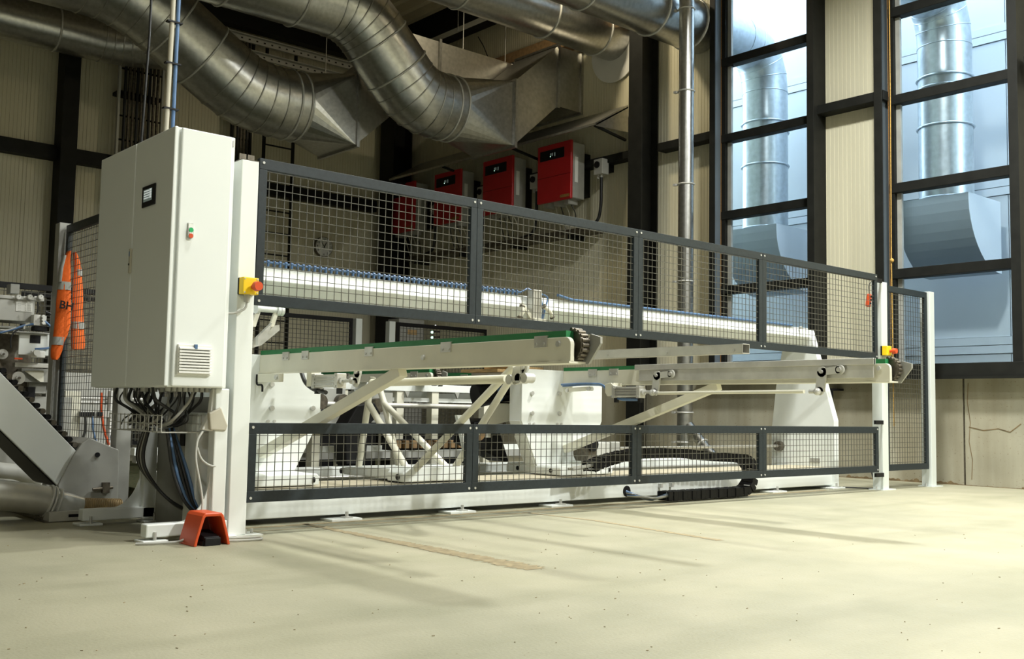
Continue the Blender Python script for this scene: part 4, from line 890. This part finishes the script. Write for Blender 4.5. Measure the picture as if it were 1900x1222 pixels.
for k, v in enumerate((588, 594, 600)): p = G(74, v); MB().cyl((p[0], yP-.09, p[2]), (p[0], yP-.05, p[2]), .012, n=10).build('fitting', 'label', ph)
for P, m, r in (([(0, 617), (25, 611), (46, 603), (62, 601)], 'blue', .008), ([(82, 595), (92, 603), (98, 612), (98, 640), (90, 646), (65, 647)], 'blue', .008), ([(20, 645), (19, 625), (30, 612), (45, 607)], 'bcable', .006), ([(70, 560), (71, 575), (68, 582)], 'bcable', .005), ([(44, 610), (45, 604), (55, 600)], 'gbox', .008), ([(85, 578), (95, 582), (100, 590), (98, 600)], 'bcable', .008), ([(0, 612), (14, 613), (30, 607)], 'gbox', .007)):
    MB().tube(fillet([G(*p, yP-.08) for p in P], .05, 4), r, 8).build('hose', m, ph)
pbox('lever', 58, 650, 84, 664, yP-.09, .02, 'label', .006)
p = G(60, 655); MB().cyl((p[0], yP-.11, p[2]), (p[0], yP-.06, p[2]), .022, n=14).build('lever_hub', 'label', ph)
MB().tube(fillet([G(30, 668), G(31, 655), G(38, 648), G(44, 650)], .03), .014, 10).build('clamp_hook', 'label', ph); pbox('red_lever', 27, 663, 42, 667, yP-.1, .015, 'ored', .002)
pbox('lower_arm', 28, 672, 100, 683, yP, .06, 'alu'); pbox('lower_beam', 40, 683, 110, 710, yP+.1, .1, 'mgrey')
MB().prism([(G(50, 687)[0], G(50, 687)[2]), (G(86, 687)[0], G(86, 687)[2]), (G(86, 708)[0], G(86, 708)[2]), (G(80, 708)[0], G(80, 708)[2])], 'Y', yP+.06, yP+.08).build('gusset', 'cream', ph)
for u, v, r in ((30, 701, .045), (1, 657, .035)):
    p = G(u, v); w_ = MB().cyl((p[0], yP-.06, p[2]), (p[0], yP-.03, p[2]), r, n=28).build('disc_wheel', 'alu', ph); MB().cyl((p[0], yP-.075, p[2]), (p[0], yP-.06, p[2]), r*.45, n=20).build('disc_hub', 'chrome', w_); MB().cyl((p[0], yP-.085, p[2]), (p[0], yP-.07, p[2]), r*.2, n=12).build('disc_bolt', 'steel', w_)
for u, v, r in ((0, 690, .05), (10, 700, .045)): p = G(u, v); MB().cyl((p[0], yP+.02, p[2]), (p[0], yP+.06, p[2]), r, n=20).build('dark_wheel', 'steel', ph)
pbox('dark_body', -60, 615, 55, 720, yP+.2, .2, 'steel'); pbox('column', 55, 690, 85, 730, yP+.15, .15, 'mgrey'); pbox('black_valve', 52, 717, 65, 740, yP-.02, .06, 'blk'); pbox('side_column', 87, 700, 105, 740, yP+.2, .1, 'gbox')
p = G(55, 735, yP+.2); MB().box(p[0]-.4, p[0]+.3, yP+.18, yP+.5, 0, p[2]).build('pedestal', 'mgrey', ph)
for v in (737, 745): p, q = G(85, v, yP+.3), G(260, v-8, yP+.3); MB().cyl((p[0], yP+.3, p[2]), (q[0]+.3, yP+.3, p[2]), .014, n=10).build('chrome_rod', 'chrome', ph)
# things seen through the side fence
sc = thing('valve_rack', 'valve rack with red and blue hoses behind the mesh left of the cabinet stand', 'valve rack', (.3, 3.4, 0))
q0 = G(150, 780, 3.4)
pbox('upright', 122, 725, 146, 815, 3.45, .06, 'cream', .003, sc); pbox('upright', 205, 725, 222, 830, 3.42, .06, 'label', .003, sc); pbox('valve_bar', 150, 762, 208, 774, 3.4, .05, 'gbox', .003, sc)
for u in (152, 160, 170, 185): pbox('valve', u-3, 764, u+6, 772, 3.37, .03, 'blk', .002, sc)
for P, m, r in (([(158, 770), (158, 800), (153, 815)], 'bcable', .010), ([(171, 772), (173, 800), (178, 818)], 'blue', .008), ([(188, 728), (188, 760), (192, 795), (202, 825)], 'ored', .010), ([(215, 800), (206, 808), (208, 818)], 'blue', .010)):
    MB().tube(fillet([G(*p, 3.38) for p in P], .08), r, 8).build('hose', m, sc)
for u in (122, 205): p = G(u, 825, 3.45); MB().box(p[0], p[0]+.05, 3.43, 3.50, 0, p[2]+.02).build('foot', 'cream', sc)
pbox('backboard', 112, 690, 235, 850, 3.9, .02, 'gbox', 0, sc); p = G(112, 850, 3.9); q = G(235, 850, 3.9); MB().box(p[0], q[0], 3.9, 3.92, 0, p[2]).build('backboard_foot', 'gbox', sc)
# ================================================================== SMALL THINGS
def estop(label, c, s=1.0, side=False):
    """yellow box with red mushroom button; c = centre of the front of the box"""
    t = thing('emergency_stop', label, 'emergency stop', c, 'emergency stop boxes')
    x, y, z = c; h = .040*s
    MB().box(x-h, x+h, y, y+.045*s, z-h, z+h).build('box', 'yellow', t, .004); MB().box(x-h, x+h, y+.045*s, y+.06*s, z-h, z+h).build('back_box', 'blk', t, .003)
    if not side:
        MB().cyl((x+.012*s, y, z-.004), (x+.012*s, y-.03*s, z-.004), .013*s, n=14).build('button_stem', 'ored', t); MB().cyl((x+.012*s, y-.03*s, z-.004), (x+.012*s, y-.055*s, z-.004), .024*s, .021*s, n=20).build('mushroom_button', 'ored', t, .004)
    else:
        MB().cyl((x+.01, y, z-.004), (x+.01, y-.03*s, z-.004), .013*s, n=14).build('button_stem', 'ored', t); MB().cyl((x+.01, y-.03*s, z-.004), (x+.01, y-.06*s, z-.004), .026*s, .021*s, n=20).build('mushroom_button', 'ored', t, .004)
    for a in (-1, 1):
        for b in (-1, 1): MB().cyl((x+a*h*.8, y-.002, z+b*h*.8), (x+a*h*.8, y+.002, z+b*h*.8), .004*s, n=8).build('screw', 'chrome', t)
    MB().cyl((x-.005, y+.03*s, z-h-.035*s), (x-.005, y+.03*s, z-h), .014*s, n=10).build('cable_gland', 'cable', t)
    return t
e = at(466, 530, 'Y', -.06); es = estop('yellow emergency stop box on the white post beside the cabinet', (e[0], -.06, e[2]), 1.05)
MB().tube(fillet([(e[0]-.005, -.03, e[2]-.06), (e[0]-.005, -.03, e[2]-.11), (e[0]-.06, -.02, e[2]-.14), (e[0]-.13, .0, e[2]-.14)], .06), .006, 8).build('cable', 'cable', es)
e = at(1648, 650, 'Y', -.02); estop('yellow emergency stop box on the grey post at the right end', (e[0]+.02, -.02, e[2]), 1.05, True)
# foot pedal
fp = thing('foot_pedal', 'orange-red hooded foot pedal on the floor in front of the cabinet', 'foot pedal', (-.285, -.235, 0))
fx, fy = -.285, -.235
out = [(-.088, 0), (-.082, .03), (-.052, .135), (-.040, .148), (.040, .148), (.052, .135), (.082, .03), (.088, 0)]
inn = [(.074, 0), (.068, .03), (.040, .125), (.034, .132), (-.034, .132), (-.040, .125), (-.068, .03), (-.074, 0)]
MB().prism([(fx+a, b) for a, b in out]+[(fx+a, b) for a, b in inn], 'Y', fy, fy+.17).build('hood', 'ored', fp, .004)
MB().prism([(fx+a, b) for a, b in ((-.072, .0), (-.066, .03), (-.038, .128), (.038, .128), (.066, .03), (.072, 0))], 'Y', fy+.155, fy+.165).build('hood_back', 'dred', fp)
MB().box(fx-.042, fx+.046, fy+.01, fy+.15, .0, .022).build('base', 'blk', fp, .003); MB().prism([(fy+.012, .022), (fy+.012, .04), (fy+.13, .062), (fy+.13, .022)], 'X', fx-.036, fx+.040).build('treadle', 'blk', fp, .003)
MB().box(fx-.036, fx+.040, fy-.002, fy+.012, .0, .036).build('toe_stop', 'blk', fp, .003)
o = MB().tube(fillet([(fx+.07, fy+.10, .02), (fx+.17, fy+.14, .010), (fx+.30, fy+.10, .008), (fx+.27, fy+.04, .008), (fx+.12, fy+.06, .008), (fx+.05, fy+.09, .012)], .06), .0055, 8).build('pedal_cable', 'cable'); tag(o, 'thin grey cable curling from the foot pedal to the post base', 'cable')
o = MB().tube(fillet([at(376, 800, 'Y', .0), at(366, 815, 'Y', -.01), at(362, 850, 'Y', -.02), at(372, 900, 'Y', -.03), at(378, 945, 'Y', -.06), (fx-.03, fy+.14, .05), (fx-.09, fy+.12, .012), (fx-.22, fy+.16, .008), (fx-.28, fy+.19, .008)], .08), .006, 8).build('pedal_cable', 'cable'); tag(o, 'thin grey cable hanging from the cable basket down to the foot pedal', 'cable')
o = MB().tube(fillet([at(366, 830, 'Y', .0), at(372, 852, 'Y', .0), at(390, 865, 'Y', .0), at(407, 864, 'Y', .01)], .08), .006, 8).build('loose_cable', 'cable'); tag(o, 'short looped grey cable end on the white stand upright', 'cable')
# cable basket and bundles under the cabinet
bk = thing('cable_basket', 'wire cable basket full of cables under the control cabinet', 'cable basket', (-.3, .25, .5))
by0, by1 = .12, .80; bx0, bx1 = -.40, -.20
for z in (.545, .585): 
    for x in (bx0, bx1): MB().box(x-.002, x+.002, by0, by1, z-.002, z+.002).build('long_wire', 'gbox', bk)
for x in (bx0, -.3, bx1): MB().box(x-.002, x+.002, by0, by1, .504, .508).build('long_wire', 'gbox', bk)
for k in range(14):
    y = by0+(by1-by0)*k/13; m = MB().box(bx0-.002, bx0+.002, y-.002, y+.002, .504, .59).box(bx1-.002, bx1+.002, y-.002, y+.002, .504, .59).box(bx0, bx1, y-.002, y+.002, .502, .506); m.build('cross_wire', 'gbox', bk)
for x in (bx1+.0,): MB().box(x, -.115, .14, .16, .50, .51).build('bracket', 'gbox', bk); MB().box(x, -.115, .74, .76, .50, .51).build('bracket', 'gbox', bk)
random.seed(11)
cn = thing('cable_bundle', 'tangle of black and grey cables hanging from the cabinet bottom to the floor', 'cable bundle', (-.3, .3, .0))
for k in range(38):
    x = random.uniform(-.42, -.20); y = random.uniform(.05, .75); m = random.choice(['bcable', 'bcable', 'cable', 'mgrey', 'mgrey', 'bcable', 'bcable'])
    y2 = min(.75, max(.1, y+random.uniform(-.2, .2))); x2 = random.uniform(-.36, -.24)
    MB().tube(fillet([(x, y, .72), (x+random.uniform(-.03, .03), y+random.uniform(-.05, .05), .66), (x2, y2, .56), (x2, min(.78, y2+.15), .53)], .09), random.choice([.004, .005, .0075]), 7).build('cable', m, cn)
for k in range(11):
    y = .34+.035*k; m = ['bcable', 'bcable', 'mgrey', 'cable', 'bcable', 'ored', 'bcable', 'mgrey', 'bcable', 'bcable', 'bcable'][k]
    MB().tube(fillet([(-.37+.012*k, y, .52), (-.36+.01*k, y+.12, .34), (-.30+.012*k, y-.05, .18), (-.16, .30+.01*k, .10), (-.02, .25, .07)], .16), .008 if k != 5 else .005, 7).build('cable', m, cn)
for k in range(5): MB().tube(fillet([(-.33+.02*k, .22+.03*k, .52), (-.30+.02*k, .20, .30), (-.24+.012*k, .16, .14), (-.12, .14+.01*k, .06)], .14), .009, 7).build('cable', random.choice(['bcable', 'bcable', 'bcable', 'blue']), cn)
vu = thing('air_service_unit', 'dark air filter unit on the back panel of the cabinet stand', 'filter unit', (-.14, .2, .4))
for y in (.26, .36): MB().cyl((-.16, y, .36), (-.16, y, .43), .028, n=14).build('filter_bowl', 'mgrey', vu); MB().box(-.19, -.13, y-.03, y+.03, .43, .49).build('filter_head', 'blk', vu, .004)
sb = thing('folded_sack', 'crumpled off-white plastic sleeve stuffed beside the cable basket', 'sleeve', (-.2, .06, .55))
MB().prism([(-.19, .72), (-.15, .72), (-.13, .64), (-.12, .56), (-.17, .51), (-.24, .52), (-.20, .60)], 'Y', .02, .06).build('sleeve_body', 'label', sb, .006); MB().prism([(-.22, .60), (-.16, .63), (-.12, .54), (-.13, .515), (-.21, .52)], 'Y', -.01, .02).build('sleeve_fold', 'beige', sb, .006)
# white gable foot boxes visible between stand and fence post
o = MB().box(-.20, -.02, .16, .30, 0.0, .60).build('base_pillar', 'white', None, .006); tag(o, 'white square pillar on the floor just behind the cabinet stand', 'pillar')
# riser conduits above the cabinet
xk, yk = -.32, .42
o = MB().tube([(xk, yk, 1.955), (xk+.012, yk, 3.0), (xk, yk, ZR-.1)], .013, 12).build('riser_conduit', 'beige'); tag(o, 'beige conduit rising vertically from the cabinet top', 'conduit')
rb = at(283, 100, 'Y', yk); o = MB().tube([(xk+.035, yk, 1.955), (xk+.04, yk, 3.0), (xk+.034, yk, ZR-.1)], .010, 12).build('riser_hose', 'blue'); tag(o, 'blue hose rising beside the beige conduit above the cabinet', 'hose')
o = MB().tube([(xk-.05, yk+.2, 1.955), (xk-.03, yk+.2, 2.6), (xk-.02, yk+.2, ZR-.1)], .007, 8).build('riser_cable', 'bcable'); tag(o, 'thin black cable rising behind the beige conduit', 'cable')
for z in (2.16, 2.40, 2.62):
    q = MB().box(xk-.02, xk+.06, yk-.016, yk+.016, z, z+.008).build('cable_tie', 'blk', D.objects['riser_conduit'])
# jacket
jk = thing('safety_jacket', 'orange high-visibility jacket with grey bands and black letters hanging on the far post', 'jacket', (0, 2.7, 1.1))
def loft(rows, y, th, n=14, wave=.006):
    """rows of (u_left, u_right, v) measured on plane y -> puffy hanging cloth"""
    rings = []
    for i, (ul_, ur, v) in enumerate(rows):
        a, b = at(ul_, v, 'Y', y), at(ur, v, 'Y', y); c = (a+b)/2; w = (b[0]-a[0])/2; g = []
        for k in range(n):
            t = 2*math.pi*k/n; wv = wave*math.sin(5*t+i*.9)
            g.append((c[0]+w*math.cos(t), y+(th*.5+wv)*math.sin(t), c[2]))
        rings.append(g)
    m = MB(); vs = [p for g in rings for p in g]; fs = []
    for i in range(len(rings)-1):
        for k in range(n): fs.append((i*n+k, i*n+(k+1) % n, (i+1)*n+(k+1) % n, (i+1)*n+k))
    m.add(vs, fs, True); m.add(rings[0], [tuple(range(n))]); m.add(rings[-1], [tuple(range(n))]); return m
yJ = 2.62
L1 = [(126, 130, 466), (118, 130, 480), (111, 131, 500), (108, 131, 520), (106, 131, 540), (104, 131, 560), (103, 131, 580), (101, 131, 600), (99, 126, 620), (97, 119, 634), (94, 115, 650), (94, 110, 662), (97, 106, 667)]
loft(L1, yJ, .07).build('front_drape', 'orange', jk)
for u0, u1, v0, u2, u3, v1 in ((107.2, 131.6, 523, 105.6, 131.6, 538), (96.8, 120.5, 625, 94.5, 117, 640)): loft([(u0, u1, v0), ((u0+u2)/2, (u1+u3)/2, (v0+v1)/2), (u2, u3, v1)], yJ, .082).build('reflective_band', 'reflect', jk)
loft([(117, 121.5, 474), (110.5, 116, 497), (107.5, 113, 523)], yJ-.012, .07).build('reflective_band', 'reflect', jk)
L2 = [(137, 140, 468), (137, 148, 484), (137, 151, 500), (134, 153, 520), (133, 154, 560), (132, 155, 595), (132, 157, 620), (132, 158, 640), (133, 156, 648)]
loft(L2, yJ+.05, .06).build('rear_drape', 'orange', jk)
for u0, u1, v0, v1 in ((139, 151.6, 500, 512), (132, 157.4, 597, 610)): loft([(u0, u1, v0), (u0, u1+.4, v1)], yJ+.05, .072).build('reflective_band', 'reflect', jk)
p = at(116, 566, 'Y', yJ-.045); text('lettering', 'BH', .075, 'blk', jk, (p[0]+.020, yJ-.066, p[2]-.004), (math.pi/2, .12, 0), .002, .0012)
# ================================================================== RIGHT WALL EQUIPMENT
cn_ = thing('canopy', 'long sloping galvanised canopy above the red inverters', 'canopy', (7.3, 6.8, 4.35))
MB().prism([(7.62, 4.72), (7.0, 4.36), (7.0, 4.33), (7.02, 4.33), (7.62, 4.68)], 'Y', 4.52, 9.2).build('sheet', 'galvd', cn_)
MB().prism([(7.62, 4.70), (7.02, 4.35), (7.02, 4.32), (7.62, 4.35)], 'Y', 4.52, 4.53).build('end_cheek', 'galvd', cn_)
for y in (4.56, 6.2, 7.8, 9.1): MB().bar((7.03, y, 4.335), (7.62, y, 4.25), .03, .03).build('strut', 'dsteel', cn_)
for k in range(4):
    yc = 5.55+1.205*k; lab = ['red and grey solar inverter on the wall, rightmost and brightest', 'red and grey solar inverter, second from the right', 'red and grey solar inverter, third from the right, behind the fence top rail', 'red and grey solar inverter, leftmost, seen through the fence mesh'][k]
    t = thing('solar_inverter', lab, 'inverter', (7.4, yc, 3.5), 'solar inverters')
    ya_, yb2 = yc-.335, yc+.335
    MB().box(7.29, 7.53, ya_+.02, yb2-.02, 3.53, 4.30).build('grey_body', 'mgrey', t, .01)
    c = MB().box(7.245, 7.29, ya_, yb2, 3.51, 4.32).build('red_cover', 'red', t, .012)
    MB().box(7.243, 7.2455, ya_, yb2, 3.86, 3.864).build('cover_seam', 'blk', c); dp = MB().box(7.240, 7.246, ya_+.13, yb2-.06, 4.10, 4.24).build('display', 'blk', c)
    for s in (0, .05, .08): MB().box(7.238, 7.2405, yc-.02+s-.012, yc-.02+s+.008, 4.14+s*.2, 4.19).build('display_digit', 'screendk', dp)
    MB().box(7.238, 7.2405, yc+.06, yc+.07, 4.14, 4.15).build('led', 'ledg', dp)
    MB().box(7.241, 7.246, ya_+.02, ya_+.20, 3.54, 3.58).build('rating_sticker', 'foam', c)
    MB().box(7.34, 7.40, ya_+.016, ya_+.02, 3.75, 4.10).build('side_label', 'label', t)
    for s in (.1, .3, .5): MB().box(7.30, 7.48, ya_+s, ya_+s+.08, 3.46, 3.53).build('terminal_cover', 'mgrey', t)
    MB().box(7.53, 7.72, ya_+.1, yb2-.1, 3.6, 4.2).build('wall_bracket', 'dsteel', t)
    for j in range(4): MB().tube(fillet([(7.4, ya_+.15+.1*j, 3.47), (7.45, ya_+.1+.12*j, 3.35), (7.55, ya_+.2+.1*j, 3.17)], .1), .008, 6).build('cable', random.choice(['bcable', 'beige', 'bcable']), t)
    if k < 4:
        yy = ya_-.30 if k == 0 else ya_-.22
        s = thing('rotary_switch_box', ['grey rotary switch box right of the rightmost inverter', 'grey rotary switch box between the first and second inverter from the right', 'grey rotary switch box between the second and third inverter from the right', 'grey rotary switch box between the two leftmost inverters'][k], 'switch box', (7.5, yy, 3.8), 'rotary switch boxes')
        MB().box(7.45, 7.58, yy-.09, yy+.07, 3.82, 4.03).build('housing', 'gbox', s, .008); MB().cyl((7.43, yy-.0, 3.95), (7.45, yy-.0, 3.95), .045, n=20).build('rotary_knob', 'blk', s); MB().box(7.58, 7.72, yy-.05, yy+.04, 3.88, 3.98).build('wall_spacer', 'dsteel', s)
        for j in (-.03, .03): MB().cyl((7.5, yy+j, 3.77), (7.5, yy+j, 3.82), .018, n=10).build('cable_gland', 'gbox', s)
        MB().tube(fillet([(7.5, yy-.03, 3.78), (7.5, yy-.03, 3.40), (7.5, yy+.02, 3.18), (7.5, yy+.35, 3.13)], .12), .022, 10).build('cable', 'bcable', s)
tr = thing('cable_tray', 'cable tray with loose wires below the red inverters', 'cable tray', (7.55, 7, 3.1))
MB().box(7.42, 7.70, 5.0, 9.3, 3.06, 3.075).build('tray_floor', 'steel', tr); MB().box(7.42, 7.43, 5.0, 9.3, 3.075, 3.13).build('tray_side', 'steel', tr)
for k in range(4): MB().tube([(7.46+.05*k, 5.1+.1*k, 3.095), (7.47+.05*k, 7, 3.10), (7.46+.05*k, 9.2, 3.095)], .014, 8).build('cable', ['bcable', 'beige', 'bcable', 'mgrey'][k], tr)
for y in (5.4, 6.6, 7.8, 9.0): MB().box(7.42, 7.72, y, y+.04, 3.0, 3.06).build('tray_bracket', 'dsteel', tr)
cl = thing('wall_clock', 'round white wall clock on the back wall seen through the mesh', 'clock', at(600, 458, 'Y', 9.95))
c = at(600, 458, 'Y', 9.95); R = .165
MB().cyl((c[0], 9.93, c[2]), (c[0], 9.99, c[2]), R, n=40).build('case', 'steel', cl); fc = MB().cyl((c[0], 9.925, c[2]), (c[0], 9.932, c[2]), R-.012, n=40).build('dial', 'label', cl)
for h in range(1, 13):
    a = math.pi/2-h*math.pi/6; text('numeral', str(h), .05, 'blk', cl, (c[0]+.125*math.cos(a), 9.923, c[2]+.125*math.sin(a)), (math.pi/2, 0, 0), .001)
for ang, L_, w_ in ((math.radians(90-27), .085, .014), (math.radians(90+36), .125, .010)): MB().bar((c[0]-.02*math.cos(ang), 9.918, c[2]-.02*math.sin(ang)), (c[0]+L_*math.cos(ang), 9.918, c[2]+L_*math.sin(ang)), .003, w_, (-math.sin(ang), 0, math.cos(ang))).build('hand', 'blk', cl)
# vertical cable ladders on the back wall
for i, (u0, u1, lab) in enumerate(((219, 300, 'vertical cable ladder packed with dark cables above the cabinet'), (432, 466, 'vertical bundle of dark cables on the back wall right of the cabinet'), (492, 546, 'empty vertical ladder on the back wall seen behind the fence corner'))):
    a, b = at(u0, 200, 'Y', 9.75)[0], at(u1, 200, 'Y', 9.75)[0]; t = thing('cable_ladder', lab, 'cable ladder', ((a+b)/2, 9.75, 0), 'cable ladders')
    for x in (a, b): MB().box(x-.015, x+.015, 9.72, 9.78, 0, 6.3).build('side_rail', 'dsteel' if i else 'gbox', t)
    for k in range(18): MB().box(a, b, 9.74, 9.76, .25+.34*k, .27+.34*k).build('rung', 'dsteel', t)
    if i < 2:
        n = 9 if i == 0 else 4
        for k in range(n): x = a+.05+(b-a-.1)*(k+.3)/n; MB().tube([(x, 9.70, 0.1), (x+.01, 9.70, 3), (x, 9.70, 6.2)], .022, 8).build('cable', 'steel' if k % 3 else 'bcable', t)
    for y in (1.2, 5.0): MB().box(a, b, 9.78, 9.99, y, y+.05).build('wall_bracket', 'dsteel', t)
# roof-level trays, strips, hanging wires
for i, (v, lab) in enumerate(((65, 'upper perforated white channel under the roof between the two fat ducts'), (92, 'lower perforated white channel under the roof between the two fat ducts'))):
    p = at(430, v, 'Y', 8.9); t = thing('perforated_channel', lab, 'channel', (5, 8.9, p[2]), 'perforated channels')
    MB().box(2.5, 7.4, 8.86, 8.90, p[2]-.05, p[2]+.03).build('web', 'gbox', t); MB().box(2.5, 7.4, 8.8, 8.9, p[2]+.03, p[2]+.04).build('flange', 'gbox', t)
    for k in range(40): MB().box(2.6+.12*k, 2.63+.12*k, 8.857, 8.861, p[2]-.02, p[2]).build('perforation', 'blk', t)
    for x in (3.2, 6.8): MB().cyl((x, 8.88, p[2]+.03), (x, 8.88, ZR-.1), .006, n=6).build('hanger_rod', 'steel', t)
p = at(920, 43, 'X', 7.1); t = thing('roof_cable_tray', 'perforated cable tray running under the eaves at the top centre', 'cable tray', (7.05, 7, p[2]))
MB().box(6.9, 7.1, 3, 9.6, p[2]-.02, p[2]-.005).build('tray_floor', 'dsteel', t); MB().box(6.89, 6.9, 3, 9.6, p[2]-.02, p[2]+.06).build('tray_side', 'gbox', t)
for y in (5.5, 7.3, 9): MB().cyl((6.88, y, p[2]), (6.88, y, ZR-.1), .006, n=6).build('hanger_rod', 'chrome', t)
for i, (u, v0, v1, X) in enumerate(((604, 58, 140, 5.2), (858, 20, 144, 6.4), (937, 50, 125, 7.3))):
    y = at(u, v1, 'X', X)[1]; z = at(u, v1, 'X', X)[2]
    o = MB().cyl((X, y, z-.1), (X, y, ZR-.1), .007, n=6).build('hanger_rod', 'chrome'); tag(o, ['thin hanger rod left of the central fat duct', 'thin hanger rod right of the central fat duct', 'thin dark rod in front of the upper right cladding'][i], 'rod', 'hanger rods')
o = MB().tube([at(887, 68, 'X', 7.3), at(897, 85, 'X', 7.3), at(905, 105, 'X', 7.3), at(911, 122, 'X', 7.3)], .008, 6).build('hanging_wire', 'bcable'); tag(o, 'loose black wire hanging from the roof tray onto the rectangular duct', 'wire')
# rope by the right-hand window
yr = y_of(1655, 7.40, 500); o = MB().tube([(7.40, yr, ZR-.2), (7.405, yr, 4), (7.40, yr+.005, 2.2), (7.40, yr, 1.2), (7.40, yr-.005, .55)], .0055, 8).build('pull_rope', 'rope'); tag(o, 'yellow rope hanging beside the right window frame', 'rope'); MB().sphere((7.40, yr, at(1655, 483, 'X', 7.4)[2]), .022).build('knot', 'rope', o)
hr = thing('hanging_remote', 'small red hand remote hanging on a cord inside the rightmost upper guard panel', 'remote', at(1612, 560, 'Y', .10))
p = at(1611, 558, 'Y', .10); MB().bar((p[0]+.02, .10, p[2]+.06), (p[0]-.005, .10, p[2]-.05), .035, .04).build('body', 'ored', hr, .006); MB().tube(fillet([(p[0]+.02, .10, p[2]+.06), (p[0]+.01, .10, p[2]+.16), (p[0]+.09, .08, p[2]+.20)], .06), .004, 6).build('cord', 'bcable', hr)
for k in range(3): MB().box(p[0]-.005+.006*k, p[0]+.01+.006*k, .075, .082, p[2]-.03+.03*k, p[2]-.015+.03*k).build('button', 'blk', hr)
o = MB().tube(fillet([(5.95, .35, .012), (6.05, .30, .008), (6.12, .12, .008), (6.22, .20, .05), (6.24, .24, .14)], .12), .006, 6).build('floor_cable', 'bcable'); tag(o, 'thin black cable on the floor between the end plate and the right post', 'cable')

# sawdust that has dropped from the machine onto the floor
def dust(name, label, pts, w0, w1, n=60, seed=1):
    random.seed(seed); L = []; R_ = []; P = [Vector((*p, 0)) for p in pts]
    for i in range(n+1):
        t = i/n*(len(P)-1); k = min(int(t), len(P)-2); c = P[k].lerp(P[k+1], t-k); d = (P[k+1]-P[k]).normalized(); s = Vector((-d.y, d.x, 0)); w = w0+(w1-w0)*i/n
        L.append(c+s*w*random.uniform(.3, .7)); R_.append(c-s*w*random.uniform(.3, .7))
    m = MB(); vs = [(p.x, p.y, .0012) for p in L]+[(p.x, p.y, .0012) for p in R_]
    m.add(vs, [(i, i+1, n+2+i, n+1+i) for i in range(n)]); o = m.build(name, 'floor_dust'); tag(o, label, 'sawdust'); o['kind'] = 'stuff'; return o
dust('sawdust_trail', 'brown trail of sawdust on the floor below the left belt arm', [(.52, .36), (.49, -.6), (.47, -1.6)], .04, .12, 240, 2)
dust('sawdust_trail', 'thin brown trail of sawdust on the floor below the grey lifter tube', [(2.0, .2), (2.04, -.4), (1.9, -1.42)], .03, .05, 200, 3)
dust('sawdust_line', 'brown sawdust line on the floor along the front of the machine base', [(.1, .31), (2.6, .30), (5.6, .31)], .05, .07, 160, 4)
dust('sawdust_line', 'second thin sawdust line on the floor parallel to the machine base', [(-.02, .16), (1.8, .15), (3.4, .10)], .02, .03, 120, 5)
random.seed(9); cr = MB()
for k in range(110):
    u, v = random.uniform(0, 1900), random.uniform(985, 1215); p = at(u, v, 'Z', 0); r = random.uniform(.0015, .0045); a = random.uniform(0, 3.1)
    cr.bar((p[0]-r*math.cos(a), p[1]-r*math.sin(a), .0015), (p[0]+r*math.cos(a), p[1]+r*math.sin(a), .0015), random.uniform(.0015, .003), .002)
o = cr.build('wood_chips', 'floor_dust'); tag(o, 'tiny wood chips scattered over the concrete floor', 'wood chips'); o['kind'] = 'stuff'
